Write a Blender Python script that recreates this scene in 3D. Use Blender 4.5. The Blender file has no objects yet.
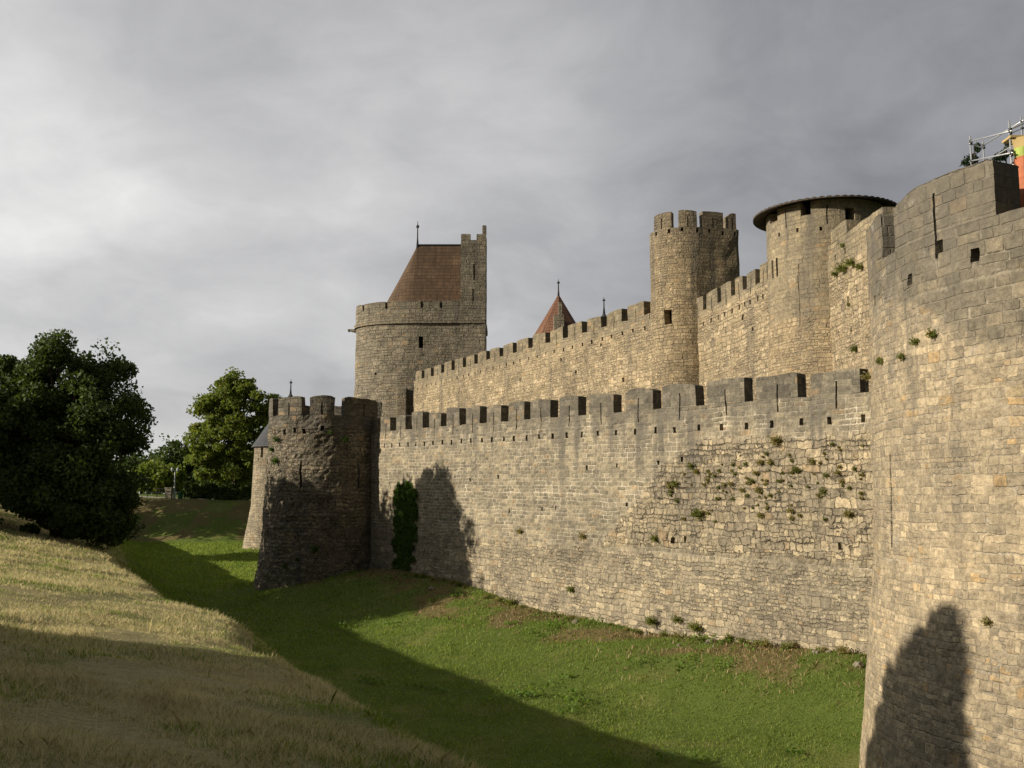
import bpy, bmesh, math, random
import numpy as np
from mathutils import Vector, noise as mnoise
random.seed(7); RNG = np.random.default_rng(7)
SC = bpy.context.scene; COL = SC.collection

# ------------------------------------------------------------------ camera
F = 1000.0; PITCH = math.atan(111 / F)
cam_d = bpy.data.cameras.new("camera"); cam = bpy.data.objects.new("camera", cam_d); COL.objects.link(cam)
cam_d.sensor_width = 36; cam_d.lens = 36 * F / 1024; cam_d.clip_start = .1; cam_d.clip_end = 6000
cam.location = (0, 0, 0); cam.rotation_euler = (math.pi / 2 + PITCH, 0, 0)
SC.camera = cam

# ------------------------------------------------------------------ light
SUN_AZ, SUN_EL = math.radians(17), math.radians(18.7)     # from the left, a little behind the viewer
S = Vector((-math.cos(SUN_AZ) * math.cos(SUN_EL), -math.sin(SUN_AZ) * math.cos(SUN_EL), math.sin(SUN_EL)))
sd = bpy.data.lights.new("sun", 'SUN'); sd.energy = 3.9; sd.angle = math.radians(.5); sd.color = (1, .895, .73)
sun = bpy.data.objects.new("sun", sd); COL.objects.link(sun)
sun.rotation_euler = S.to_track_quat('Z', 'Y').to_euler()
SC.view_settings.view_transform = 'Standard'; SC.view_settings.look = 'None'
SC.view_settings.exposure = 0.6; SC.view_settings.gamma = 1.0

# ------------------------------------------------------------------ node helper
class NT:
    def __init__(s, tree): s.t = tree; s.n = tree.nodes; s.l = tree.links
    def node(s, typ, **kw):
        n = s.n.new(typ)
        for k, v in kw.items(): setattr(n, k, v)
        return n
    def put(s, sock, v):
        if isinstance(v, bpy.types.NodeSocket): s.l.new(v, sock)
        elif v is not None:
            if hasattr(sock, 'default_value'):
                if isinstance(v, (tuple, list)) and len(v) == 3 and sock.type == 'RGBA': v = (*v, 1)
                sock.default_value = v
    def m(s, op, a, b=None, c=None, clamp=False):
        n = s.node('ShaderNodeMath', operation=op, use_clamp=clamp)
        s.put(n.inputs[0], a); s.put(n.inputs[1], b); s.put(n.inputs[2], c)
        return n.outputs[0]
    def vec(s, x, y, z=0.0):
        n = s.node('ShaderNodeCombineXYZ')
        for i, v in enumerate((x, y, z)): s.put(n.inputs[i], v)
        return n.outputs[0]
    def sep(s, v):
        n = s.node('ShaderNodeSeparateXYZ'); s.put(n.inputs[0], v); return n.outputs
    def vm(s, op, a, b=None, sc=None):
        n = s.node('ShaderNodeVectorMath', operation=op)
        s.put(n.inputs[0], a); s.put(n.inputs[1], b)
        if sc is not None: s.put(n.inputs['Scale'], sc)
        return n.outputs[0]
    def noise(s, v, scale, detail=3, rough=.55, dim='3D', w=None):
        n = s.node('ShaderNodeTexNoise', noise_dimensions=dim)
        if v is not None: s.put(n.inputs['Vector'], v)
        if w is not None: s.put(n.inputs['W'], w)
        n.inputs['Scale'].default_value = scale; n.inputs['Detail'].default_value = detail; n.inputs['Roughness'].default_value = rough
        return n.outputs['Fac'] if 'Fac' in n.outputs else n.outputs[0], n.outputs['Color']
    def white(s, v=None, w=None, dim='3D'):
        n = s.node('ShaderNodeTexWhiteNoise', noise_dimensions=dim)
        if v is not None: s.put(n.inputs['Vector'], v)
        if w is not None: s.put(n.inputs['W'], w)
        return n.outputs['Value'], n.outputs['Color']
    def mix(s, f, a, b, blend='MIX'):
        n = s.node('ShaderNodeMix', data_type='RGBA', blend_type=blend)
        s.put(n.inputs[0], f); s.put(n.inputs[6], a); s.put(n.inputs[7], b); return n.outputs[2]
    def mixf(s, f, a, b):
        n = s.node('ShaderNodeMix', data_type='FLOAT')
        s.put(n.inputs[0], f); s.put(n.inputs[2], a); s.put(n.inputs[3], b); return n.outputs[0]
    def step(s, v, lo, hi):
        n = s.node('ShaderNodeMapRange', interpolation_type='SMOOTHSTEP')
        s.put(n.inputs[0], v); s.put(n.inputs[1], lo); s.put(n.inputs[2], hi); return n.outputs[0]
    def ramp(s, v, stops):
        n = s.node('ShaderNodeValToRGB'); s.put(n.inputs[0], v); e = n.color_ramp.elements
        while len(e) < len(stops): e.new(.5)
        for x, (p, c) in zip(e, stops): x.position = p; x.color = (*c, 1) if len(c) == 3 else c
        return n.outputs[0]

# ------------------------------------------------------------------ sky
world = bpy.data.worlds.new("World"); SC.world = world; world.use_nodes = True
w = NT(world.node_tree); w.n.clear()
sky = w.node('ShaderNodeTexSky', sky_type='NISHITA', sun_disc=False)
sky.sun_elevation = SUN_EL; sky.sun_rotation = math.radians(253)
d = w.node('ShaderNodeTexCoord').outputs['Generated']
x, y, z = w.sep(d)
k = w.m('DIVIDE', 1, w.m('ADD', w.m('MAXIMUM', z, 0.0), .38))
pl = w.vec(w.m('MULTIPLY', x, k), w.m('MULTIPLY', y, k), 3.1)
warp = w.vm('SCALE', w.noise(pl, 1.3, 4)[1], sc=.5)
pl2 = w.vm('ADD', pl, warp)
n1 = w.noise(pl2, 1.0, 10, .5)[0]
n2 = w.noise(w.vm('ADD', pl2, (5.3, 1.1, 0)), 2.6, 10, .56)[0]
c = w.m('ADD', w.m('MULTIPLY', n1, .55), w.m('MULTIPLY', n2, .45))
c = w.m('ADD', w.m('MULTIPLY', w.m('SUBTRACT', c, .5), .92), .57)
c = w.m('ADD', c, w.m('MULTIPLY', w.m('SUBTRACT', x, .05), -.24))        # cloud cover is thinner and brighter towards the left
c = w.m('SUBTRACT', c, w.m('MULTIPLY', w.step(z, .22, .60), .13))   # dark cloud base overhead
c = w.m('SUBTRACT', c, w.m('MULTIPLY', w.step(y, .3, -.4), .30))   # unseen sky behind the viewer darkened, added to deepen the shade
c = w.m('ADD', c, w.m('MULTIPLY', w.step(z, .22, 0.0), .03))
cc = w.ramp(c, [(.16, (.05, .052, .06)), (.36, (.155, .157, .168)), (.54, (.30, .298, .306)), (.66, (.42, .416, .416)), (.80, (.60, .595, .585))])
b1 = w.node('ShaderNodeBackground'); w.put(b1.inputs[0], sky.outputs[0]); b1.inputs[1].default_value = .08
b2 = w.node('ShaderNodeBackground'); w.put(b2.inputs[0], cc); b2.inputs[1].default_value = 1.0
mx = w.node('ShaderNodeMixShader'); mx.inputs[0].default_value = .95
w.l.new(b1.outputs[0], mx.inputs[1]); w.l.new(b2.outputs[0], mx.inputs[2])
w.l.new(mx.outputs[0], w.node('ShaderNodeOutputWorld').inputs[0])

# ------------------------------------------------------------------ materials
def new_mat(name, rough=.9, spec=.15):
    m = bpy.data.materials.new(name); m.use_nodes = True
    t = NT(m.node_tree); t.n.clear()
    b = t.node('ShaderNodeBsdfPrincipled'); o = t.node('ShaderNodeOutputMaterial'); t.l.new(b.outputs[0], o.inputs[0])
    b.inputs['Roughness'].default_value = rough; b.inputs['Specular IOR Level'].default_value = spec
    return m, t, b, o
def plain(name, col, rough=.8, var=.25, scale=6., metal=0., spec=.2):
    m, t, b, o = new_mat(name, rough, spec)
    n = t.noise(t.node('ShaderNodeTexCoord').outputs['Object'], scale, 5)[0]
    t.put(b.inputs['Base Color'], t.mix(n, tuple(c * (1 - var) for c in col), tuple(min(1, c * (1 + var)) for c in col)))
    b.inputs['Metallic'].default_value = metal
    bp = t.node('ShaderNodeBump'); bp.inputs['Strength'].default_value = .2; bp.inputs['Distance'].default_value = .02
    t.put(bp.inputs['Height'], n); t.l.new(bp.outputs[0], b.inputs['Normal'])
    return m

def masonry(t, u, v, bw, bh, dist, mort, seed, wild=.5):
    """coursed stones with uneven course heights, stone widths and joints. -> random colour per stone, stone mask, random value"""
    P = t.vec(u, v, seed)
    d1 = t.noise(P, 1.1 / max(bw, .2), 2)[1]; d2 = t.noise(P, 5. / max(bw, .2), 2)[1]
    o = t.vm('ADD', t.vm('SCALE', t.vm('SUBTRACT', d1, (.5, .5, .5)), sc=dist * 2.2), t.vm('SCALE', t.vm('SUBTRACT', d2, (.5, .5, .5)), sc=dist * .8))
    u, v, _ = t.sep(t.vm('ADD', P, o))
    vv = t.m('DIVIDE', v, bh)
    nv = t.noise(None, .8, 1, dim='1D', w=t.m('ADD', vv, seed * 3.7))[0]
    vv = t.m('ADD', vv, t.m('MULTIPLY', t.m('SUBTRACT', nv, .5), 1.1 * wild))
    row = t.m('FLOOR', vv); fv = t.m('FRACT', vv)
    rr = t.white(w=t.m('ADD', row, seed), dim='1D')[0]
    uu = t.m('ADD', t.m('MULTIPLY', t.m('DIVIDE', u, bw), t.m('ADD', .75, t.m('MULTIPLY', rr, wild))), t.m('MULTIPLY', rr, 57.3))
    nu = t.noise(t.vec(uu, t.m('MULTIPLY', row, 7.31), 0), .85, 1, dim='2D')[0]
    uu = t.m('ADD', uu, t.m('MULTIPLY', t.m('SUBTRACT', nu, .5), 1.6 * wild))
    colm = t.m('FLOOR', uu); fu = t.m('FRACT', uu)
    val, rc = t.white(t.vec(colm, row, seed))
    du = t.m('MULTIPLY', t.m('MINIMUM', fu, t.m('SUBTRACT', 1, fu)), bw)
    dv = t.m('MULTIPLY', t.m('MINIMUM', fv, t.m('SUBTRACT', 1, fv)), bh)
    dd = t.m('ADD', t.m('SMOOTH_MIN', du, dv, .05), t.m('MULTIPLY', t.m('SUBTRACT', t.noise(P, 11, 3, .7)[0], .5), mort * 2.2))
    mask = t.step(dd, mort * .25, mort * 1.6)
    return rc, mask, val

def stone_mat(name, zones, top=None, streak=.35, lichen=.3, bump=.06, tone=1.0, rock=0.0, sat=.93):
    """zones: dicts bw bh dist mort cols joint wild; every one after the first has mask(t,u,v,wob)->socket.  UV is in metres (u along, v = height)."""
    m, t, b, o = new_mat(name, .93, .1)
    uv = t.node('ShaderNodeUVMap').outputs[0]; u, v, _ = t.sep(uv)
    P = t.vec(u, v, .7)
    wob = t.m('SUBTRACT', t.noise(P, .35, 5, .6)[0], .5)
    big = t.noise(P, .22, 5, .6)[0]; fine = t.noise(P, 9, 6, .65)[0]; mid = t.noise(P, 1.7, 5, .6)[0]
    colr = mask = hgt = None
    for i, zn in enumerate(zones):
        rc, mk, val = masonry(t, u, v, zn['bw'], zn['bh'], zn['dist'], zn['mort'], 1.3 + i * 2.9, zn.get('wild', .5))
        if 'alt' in zn:                                     # patches rebuilt with stones of another size
            q_ = zn['alt']; rc2, mk2, val2 = masonry(t, u, v, zn['bw'] * q_, zn['bh'] * q_, zn['dist'] * 1.1, zn['mort'] * .8, 7.7 + i * 2.9, zn.get('wild', .5))
            pk = t.step(t.m('ADD', t.noise(t.vec(t.m('MULTIPLY', u, .6), v, 5.5), .75, 4, .6)[0], t.m('MULTIPLY', wob, .3)), .49, .52)
            rc = t.mix(pk, rc, rc2); mk = t.mixf(pk, mk, mk2); val = t.mixf(pk, val, val2)
        vis = t.m('ADD', zn.get('show', .45), t.m('MULTIPLY', t.step(t.noise(t.vec(u, v, 13.7), 1.1, 5, .65)[0], .42, .62), 1 - zn.get('show', .45)))
        mk = t.m('SUBTRACT', 1, t.m('MULTIPLY', t.m('SUBTRACT', 1, mk), vis))
        r, g, bb = t.sep(rc)
        c1, c2, c3 = zn['cols']
        st = t.mix(r, c1, c2); st = t.mix(t.step(g, .62, .95), st, c3)
        st = t.mix(t.m('MULTIPLY', t.step(bb, .93, .99), .5), st, zn.get('odd', (.36, .24, .12)))
        face = t.noise(t.vec(u, v, t.m('MULTIPLY', r, 40)), 4.5, 4, .65)[0]      # every stone its own mottling
        st = t.mix(.75, st, t.ramp(face, [(.28, (.66, .66, .67)), (.5, (1, 1, 1)), (.72, (1.28, 1.26, 1.22))]), 'MULTIPLY')
        j = t.mix(fine, zn['joint'], tuple(q * .7 for q in zn['joint']))
        gap = t.step(t.noise(P, 2.3, 3)[0], .50, .66)             # joints washed out in patches
        j = t.mix(t.m('MULTIPLY', gap, zn.get('gap', .7)), j, (.065, .055, .043))
        st = t.mix(mk, j, st)
        h = t.m('ADD', t.m('MULTIPLY', mk, zn.get('relief', 1.)), t.m('MULTIPLY', t.m('MULTIPLY', val, mk), .6 * zn.get('relief', 1.)))
        if colr is None: colr, hgt = st, h
        else:
            k = zn['mask'](t, u, v, wob)
            colr = t.mix(k, colr, st); hgt = t.mixf(k, hgt, h)
    # patina: broad tone, grain, runs of dirt down the face, black crust at the top, lichen
    colr = t.mix(.8, colr, t.ramp(big, [(.25, (.62, .62, .63)), (.5, (.95, .94, .92)), (.75, (1.22, 1.18, 1.1))]), 'MULTIPLY')
    colr = t.mix(.8, colr, t.ramp(mid, [(.25, (.72, .72, .73)), (.5, (1, 1, 1)), (.75, (1.2, 1.18, 1.14))]), 'MULTIPLY')
    colr = t.mix(.7, colr, t.ramp(fine, [(.32, (.58, .57, .56)), (.5, (1, 1, 1)), (.68, (1.32, 1.31, 1.3))]), 'MULTIPLY')
    grain = t.noise(P, 24, 3, .7)[0]; spk = t.noise(t.vec(u, v, 31.), 5.5, 5, .75)[0]
    colr = t.mix(.85, colr, t.ramp(grain, [(.3, (.72, .71, .70)), (.5, (1, 1, 1)), (.7, (1.25, 1.25, 1.24))]), 'MULTIPLY')
    colr = t.mix(t.m('MULTIPLY', t.step(spk, .60, .72), .55), colr, (.47, .42, .32)); colr = t.mix(t.m('MULTIPLY', t.step(spk, .40, .30), .6), colr, (.10, .085, .062))
    run = t.noise(t.vec(t.m('MULTIPLY', u, 1.3), t.m('MULTIPLY', v, .09), 4.4), 1.0, 5, .6)[0]
    runk = t.m('MULTIPLY', t.step(run, .5, .68), streak)
    if top is not None:
        z0, z1, amt, reach = top
        vv = t.m('ADD', v, t.m('ADD', t.m('MULTIPLY', wob, 1.2), t.m('MULTIPLY', t.m('SUBTRACT', run, .5), reach)))
        crust = t.m('MULTIPLY', t.step(vv, z0, z1), amt)
        runk = t.m('MULTIPLY', runk, t.m('ADD', .35, t.step(v, z0 - 5, z0)))
        colr = t.mix(crust, colr, t.mix(mid, (.085, .078, .066), (.17, .153, .122)))
    colr = t.mix(runk, colr, t.mix(fine, (.10, .09, .075), (.16, .145, .118)))
    pale = t.m('MULTIPLY', t.step(t.noise(t.vec(u, v, 9.1), 1.25, 7, .7)[0], .60, .72), lichen)
    colr = t.mix(pale, colr, (.44, .40, .32))
    yel = t.m('MULTIPLY', t.step(t.noise(t.vec(u, v, 19.1), .8, 6, .7)[0], .62, .72), lichen * .55)
    colr = t.mix(yel, colr, (.30, .21, .07))
    hsv = t.node('ShaderNodeHueSaturation'); hsv.inputs['Saturation'].default_value = sat; hsv.inputs['Value'].default_value = .96; t.put(hsv.inputs['Color'], colr); colr = hsv.outputs[0]
    if tone != 1.0: colr = t.mix(1.0, colr, (tone, tone, tone), 'MULTIPLY')
    t.put(b.inputs['Base Color'], colr)
    hh = t.m('ADD', hgt, t.m('ADD', t.m('MULTIPLY', fine, .8), t.m('MULTIPLY', mid, .9 + rock)))
    bp = t.node('ShaderNodeBump'); bp.inputs['Strength'].default_value = .85; bp.inputs['Distance'].default_value = bump
    t.put(bp.inputs['Height'], hh); t.l.new(bp.outputs[0], b.inputs['Normal'])
    return m

TAN = ((.33, .265, .165), (.245, .205, .14), (.40, .33, .215))
GREY = ((.235, .205, .155), (.18, .16, .125), (.30, .265, .20))
WARM = ((.37, .285, .165), (.28, .22, .135), (.44, .36, .22))
Z = dict
def above(z0, soft=.5, amp=1.4): return lambda t, u, v, wob: t.step(t.m('ADD', v, t.m('MULTIPLY', wob, amp)), z0 - soft, z0 + soft)
def rugged(t, u, v, wob):           # the stretch whose facing has fallen off: near part, between the two sound bands
    uu = t.m('ADD', t.m('SUBTRACT', U860, u), t.m('MULTIPLY', wob, 2.5))
    vv = t.m('ADD', v, t.m('MULTIPLY', wob, .9))
    lim = t.m('SUBTRACT', 11.8, t.m('MULTIPLY', v, 1.43))              # reaches further along at the bottom
    a = t.step(t.m('SUBTRACT', lim, uu), -.2, .3)
    return t.m('MULTIPLY', a, t.m('MULTIPLY', t.step(vv, -2.05, -1.75), t.step(t.m('SUBTRACT', 2.75, vv), -.1, .3)))
U860 = 38.0
def near_ashlar(t, u, v, wob):       # squared stones above a ragged line that drops towards the right
    k = t.m('MULTIPLY', t.m('SUBTRACT', u, 14.6), .42)
    k = t.m('MINIMUM', t.m('MAXIMUM', k, -1.2), 2.4)
    return t.step(t.m('ADD', t.m('ADD', v, k), t.m('MULTIPLY', wob, 2.0)), 3.7, 3.95)
M = {}
JO = (.285, .25, .19)
M['outer'] = stone_mat('outer_wall_stone', [
    Z(bw=.34, bh=.155, dist=.10, mort=.02, cols=((.355, .30, .205), (.245, .212, .155), (.45, .375, .25)), joint=(.29, .25, .185), wild=1., gap=.6, relief=1.1, alt=1.6, show=.35),
    Z(bw=.40, bh=.185, dist=.016, mort=.022, cols=((.30, .258, .18), (.20, .176, .13), (.37, .313, .212)), joint=(.66, .585, .45), wild=.4, gap=.03, relief=.45, show=.16, mask=above(-2.1, .12, .7)),
    Z(bw=.34, bh=.22, dist=.12, mort=.024, cols=((.36, .30, .20), (.235, .20, .145), (.47, .385, .25)), joint=(.17, .147, .105), wild=1., gap=.8, relief=1.8, alt=1.4, show=.28, mask=rugged)],
    top=(2.6, 4.2, .62, 7.), streak=.5, lichen=.3, bump=.07)
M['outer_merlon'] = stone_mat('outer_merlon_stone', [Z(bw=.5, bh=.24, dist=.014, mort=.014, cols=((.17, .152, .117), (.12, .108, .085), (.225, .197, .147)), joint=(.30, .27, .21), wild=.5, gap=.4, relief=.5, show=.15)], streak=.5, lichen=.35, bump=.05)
M['near'] = stone_mat('near_tower_stone', [
    Z(bw=.40, bh=.195, dist=.04, mort=.013, cols=((.37, .30, .195), (.265, .222, .155), (.45, .365, .235)), joint=(.46, .40, .30), odd=(.47, .29, .10), wild=.9, gap=.12, relief=.65, alt=.72, show=.25),
    Z(bw=.50, bh=.265, dist=.018, mort=.017, cols=((.215, .183, .130), (.165, .145, .107), (.27, .225, .152)), joint=(.40, .35, .26), wild=.7, gap=.45, relief=.8, show=.38, mask=near_ashlar)],
    top=(2.6, 7.0, .62, 5.), streak=.5, lichen=.5, bump=.05)
M['inner'] = stone_mat('inner_wall_stone', [Z(bw=.30, bh=.16, dist=.12, mort=.024, cols=((.42, .335, .205), (.325, .26, .165), (.50, .40, .255)), joint=(.35, .29, .20), wild=1., gap=.5, relief=1.3, alt=1.7, show=.35),
    Z(bw=.45, bh=.22, dist=.03, mort=.018, cols=((.29, .24, .155), (.225, .19, .13), (.34, .28, .18)), joint=(.30, .26, .19), wild=.5, gap=.4, relief=.6, show=.2, mask=above(10.6, .2, .5))], streak=.4, lichen=.3, bump=.09)
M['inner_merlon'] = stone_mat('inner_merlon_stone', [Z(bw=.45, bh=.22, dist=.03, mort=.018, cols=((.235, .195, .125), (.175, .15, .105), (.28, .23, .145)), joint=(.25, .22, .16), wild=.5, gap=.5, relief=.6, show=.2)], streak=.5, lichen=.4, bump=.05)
M['mid'] = stone_mat('mid_tower_stone', [Z(bw=.28, bh=.15, dist=.09, mort=.02, cols=((.365, .285, .17), (.28, .222, .14), (.42, .33, .20)), joint=(.29, .24, .16), wild=1., gap=.5, relief=1.2, alt=1.5, show=.3)], top=(13.2, 17, .5, 2.4), streak=.5, lichen=.2, bump=.08)
M['roofed'] = stone_mat('roofed_tower_stone', [Z(bw=.27, bh=.14, dist=.07, mort=.018, cols=((.385, .295, .17), (.30, .235, .145), (.44, .345, .21)), joint=(.31, .255, .175), wild=.9, gap=.4, relief=1., alt=1.5, show=.3),
    Z(bw=.48, bh=.22, dist=.018, mort=.014, cols=((.285, .235, .152), (.23, .195, .132), (.33, .27, .172)), joint=(.27, .23, .16), wild=.4, gap=.3, relief=.5, show=.15, mask=above(8.6, .12, .3))], top=(10.5, 15.5, .35, 2.2), streak=.4, lichen=.2, bump=.06)
M['great'] = stone_mat('great_tower_stone', [Z(bw=.45, bh=.27, dist=.07, mort=.03, cols=((.30, .262, .192), (.235, .208, .157), (.35, .302, .22)), joint=(.22, .195, .15), wild=.9, gap=.5, relief=1.2, alt=1.5, show=.4)], top=(16.5, 20, .3, 2.), streak=.4, lichen=.2, bump=.1)
M['left'] = stone_mat('ruined_tower_stone', [Z(bw=.42, bh=.23, dist=.16, mort=.03, cols=((.285, .245, .178), (.20, .178, .135), (.35, .295, .20)), joint=(.15, .13, .095), wild=1., gap=.8, relief=2., alt=.65, show=.4),
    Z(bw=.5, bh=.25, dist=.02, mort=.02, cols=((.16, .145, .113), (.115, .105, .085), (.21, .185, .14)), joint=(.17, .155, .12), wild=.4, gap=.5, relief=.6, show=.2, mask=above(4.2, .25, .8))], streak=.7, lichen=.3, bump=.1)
M['slate_tower'] = stone_mat('slate_tower_stone', [Z(bw=.36, bh=.2, dist=.08, mort=.022, cols=((.33, .28, .195), (.25, .215, .155), (.39, .33, .23)), joint=(.26, .225, .165), wild=.9, gap=.6, relief=1., alt=1.4, show=.35)], streak=.5, lichen=.3, bump=.08)

def tile_mat(name, c1, c2, c3, bw, bh, rough=.8):
    m, t, b, o = new_mat(name, rough, .2)
    u, v, _ = t.sep(t.node('ShaderNodeUVMap').outputs[0])
    rc, mk, val = masonry(t, u, v, bw, bh, .004, .012, 3.3, .12)
    r, g, bb = t.sep(rc); P = t.vec(u, v, 0)
    big = t.noise(P, .5, 6, .65)[0]
    c = t.mix(r, c1, c2); c = t.mix(t.step(big, .5, .7), c, c3); c = t.mix(mk, tuple(q * .35 for q in c1), c)
    c = t.mix(.6, c, t.ramp(t.noise(t.vec(t.m('MULTIPLY', u, 3), t.m('MULTIPLY', v, .4), 0), 1., 5)[0], [(.3, (.6, .6, .6)), (.7, (1.25, 1.25, 1.25))]), 'MULTIPLY')
    t.put(b.inputs['Base Color'], c)
    bp = t.node('ShaderNodeBump'); bp.inputs['Strength'].default_value = .8; bp.inputs['Distance'].default_value = .03
    t.put(bp.inputs['Height'], t.m('ADD', mk, val)); t.l.new(bp.outputs[0], b.inputs['Normal'])
    return m
M['brown_tile'] = tile_mat('brown_roof_tile', (.115, .072, .042), (.084, .056, .036), (.145, .095, .058), .5, .42)
M['red_tile'] = tile_mat('red_roof_tile', (.20, .10, .06), (.155, .08, .052), (.23, .135, .085), .4, .36)
M['slate'] = tile_mat('blue_slate', (.085, .088, .095), (.065, .068, .076), (.11, .112, .118), .25, .18, .6)
M['clay_tile'] = tile_mat('weathered_clay_tile', (.085, .068, .052), (.06, .052, .045), (.12, .09, .062), .25, .4)
M['dark'] = plain('painted_interior_shade', (.012, .011, .010), .95, .3)  # near-black colour painted in for the unlit inside of openings
M['iron'] = plain('dark_iron', (.04, .04, .042), .5, .3, metal=.5)
M['steel'] = plain('galvanised_steel', (.55, .56, .57), .38, .12, metal=.6, spec=.5)
M['lamp_metal'] = plain('pale_lamp_metal', (.42, .45, .45), .5, .15, metal=.2)
M['plank'] = plain('yellow_plank', (.44, .33, .15), .8, .25)
M['orange'] = plain('orange_plastic', (.46, .15, .07), .75, .45, spec=.4)
M['lime'] = plain('lime_plastic', (.34, .42, .09), .7, .35, spec=.4)
M['bark'] = plain('bark', (.075, .058, .042), .95, .4, 8)
M['post_stone'] = plain('pale_post_stone', (.34, .30, .23), .9, .25)
M['field_stone'] = plain('field_stone', (.20, .175, .13), .95, .35, 12)
M['green_paint'] = plain('green_paint', (.03, .10, .045), .6, .2)
M['white_scrap'] = plain('white_scrap', (.65, .65, .63), .8, .15)

def leaf_mat(name, lo, hi, odd=None, trans=.35, rough=.6, tint=(1.25, 1.35, .6)):
    m, t, b, o = new_mat(name, rough, .25)
    g = t.node('ShaderNodeNewGeometry'); r = g.outputs['Random Per Island']
    n = t.noise(t.node('ShaderNodeTexCoord').outputs['Object'], .6, 4)[0]
    c = t.mix(t.m('ADD', t.m('MULTIPLY', r, .65), t.m('MULTIPLY', t.step(n, .35, .65), .35)), lo, hi)
    if odd: c = t.mix(t.step(r, .88, .95), c, odd)
    t.put(b.inputs['Base Color'], c)
    tr = t.node('ShaderNodeBsdfTranslucent'); t.put(tr.inputs[0], t.mix(1.0, c, tint, 'MULTIPLY'))
    ms = t.node('ShaderNodeMixShader'); ms.inputs[0].default_value = trans
    t.l.new(b.outputs[0], ms.inputs[1]); t.l.new(tr.outputs[0], ms.inputs[2]); t.l.new(ms.outputs[0], o.inputs[0])
    return m
M['leaf_dark'] = leaf_mat('dark_leaves', (.036, .060, .018), (.098, .138, .036), trans=.3)
M['leaf_bright'] = leaf_mat('bright_leaves', (.095, .135, .026), (.22, .255, .055), (.27, .25, .065), trans=.42)
M['leaf_mid'] = leaf_mat('mid_leaves', (.04, .072, .02), (.10, .15, .038), trans=.32)
M['needle'] = leaf_mat('conifer_needles', (.018, .034, .020), (.045, .07, .035), trans=.15)
M['ivy'] = leaf_mat('ivy_leaves', (.045, .09, .018), (.12, .19, .036), trans=.3)
M['weed'] = leaf_mat('wall_weed', (.12, .145, .045), (.24, .25, .085), (.30, .25, .11), trans=.5)
M['weed_dry'] = leaf_mat('dry_weed', (.21, .18, .08), (.36, .30, .15), (.17, .18, .06), trans=.5)
M['straw'] = leaf_mat('straw_blades', (.53, .46, .25), (.75, .68, .40), (.30, .33, .12), trans=.45, tint=(1.05, 1.0, .9))
M['blade'] = leaf_mat('green_blades', (.12, .175, .034), (.255, .32, .066), (.38, .36, .15), trans=.48, tint=(1.25, 1.35, .6))
M['clover'] = leaf_mat('low_green_weeds', (.085, .155, .026), (.18, .26, .048), trans=.42)
M['litter'] = leaf_mat('dry_stems', (.26, .175, .095), (.38, .27, .15), (.15, .17, .05), tint=(1.05, 1., .85), trans=.2)

# ------------------------------------------------------------------ object helpers
def finish(o, parent=None, label=None, cat=None, group=None, kind=None):
    if parent is not None: o.parent = parent
    for k_, v_ in (('label', label), ('category', cat), ('group', group), ('kind', kind)):
        if v_: o[k_] = v_
    return o
def thing(name, loc, label, cat, group=None):
    o = bpy.data.objects.new(name, None); COL.objects.link(o); o.location = loc; o.empty_display_size = .3
    return finish(o, None, label, cat, group)
def link(name, me, mats, parent=None, **kw):
    for m_ in (mats if isinstance(mats, (list, tuple)) else [mats]): me.materials.append(m_)
    o = bpy.data.objects.new(name, me); COL.objects.link(o)
    if parent is not None:
        me.transform(__import__('mathutils').Matrix.Translation(-ploc(parent)))
    return finish(o, parent, **kw)
def ploc(p):
    l = Vector(p.location)
    while p.parent: p = p.parent; l += Vector(p.location)
    return l
def raw_mesh(name, verts, faces, uvs=None, smooth=False):
    me = bpy.data.meshes.new(name); me.from_pydata(verts, [], faces)
    if uvs is not None:
        l = me.uv_layers.new(name='UVMap'); l.data.foreach_set('uv', np.asarray(uvs, 'f').ravel())
    if smooth: me.polygons.foreach_set('use_smooth', [True] * len(faces))
    me.update(); return me
def np_mesh(name, V, faces_n, nv):
    """V (N,3); every nv consecutive vertices make one polygon"""
    N = len(V); me = bpy.data.meshes.new(name); me.vertices.add(N); me.vertices.foreach_set('co', V.astype('f').ravel())
    me.loops.add(N); me.loops.foreach_set('vertex_index', np.arange(N, dtype='i'))
    k_ = N // nv; me.polygons.add(k_); me.polygons.foreach_set('loop_start', np.arange(0, N, nv, dtype='i'))
    me.update(calc_edges=True); return me
def tube(pts, rads, seg=8, cap=True):
    vs, fs = [], []
    pts = [Vector(p) for p in pts]
    for i, p in enumerate(pts):
        a = pts[min(i + 1, len(pts) - 1)] - pts[max(i - 1, 0)]
        q = a.to_track_quat('Z', 'Y')
        for k_ in range(seg):
            an = 2 * math.pi * k_ / seg
            vs.append(tuple(p + q @ Vector((math.cos(an) * rads[i], math.sin(an) * rads[i], 0))))
    for i in range(len(pts) - 1):
        for k_ in range(seg):
            fs.append((i * seg + k_, i * seg + (k_ + 1) % seg, (i + 1) * seg + (k_ + 1) % seg, (i + 1) * seg + k_))
    if cap:
        fs.append(tuple(range(seg))[::-1]); fs.append(tuple(range((len(pts) - 1) * seg, len(pts) * seg)))
    return vs, fs
def join(parts):
    vs, fs = [], []
    for v_, f_ in parts:
        n_ = len(vs); vs += list(v_); fs += [tuple(i + n_ for i in q) for q in f_]
    return vs, fs
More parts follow.
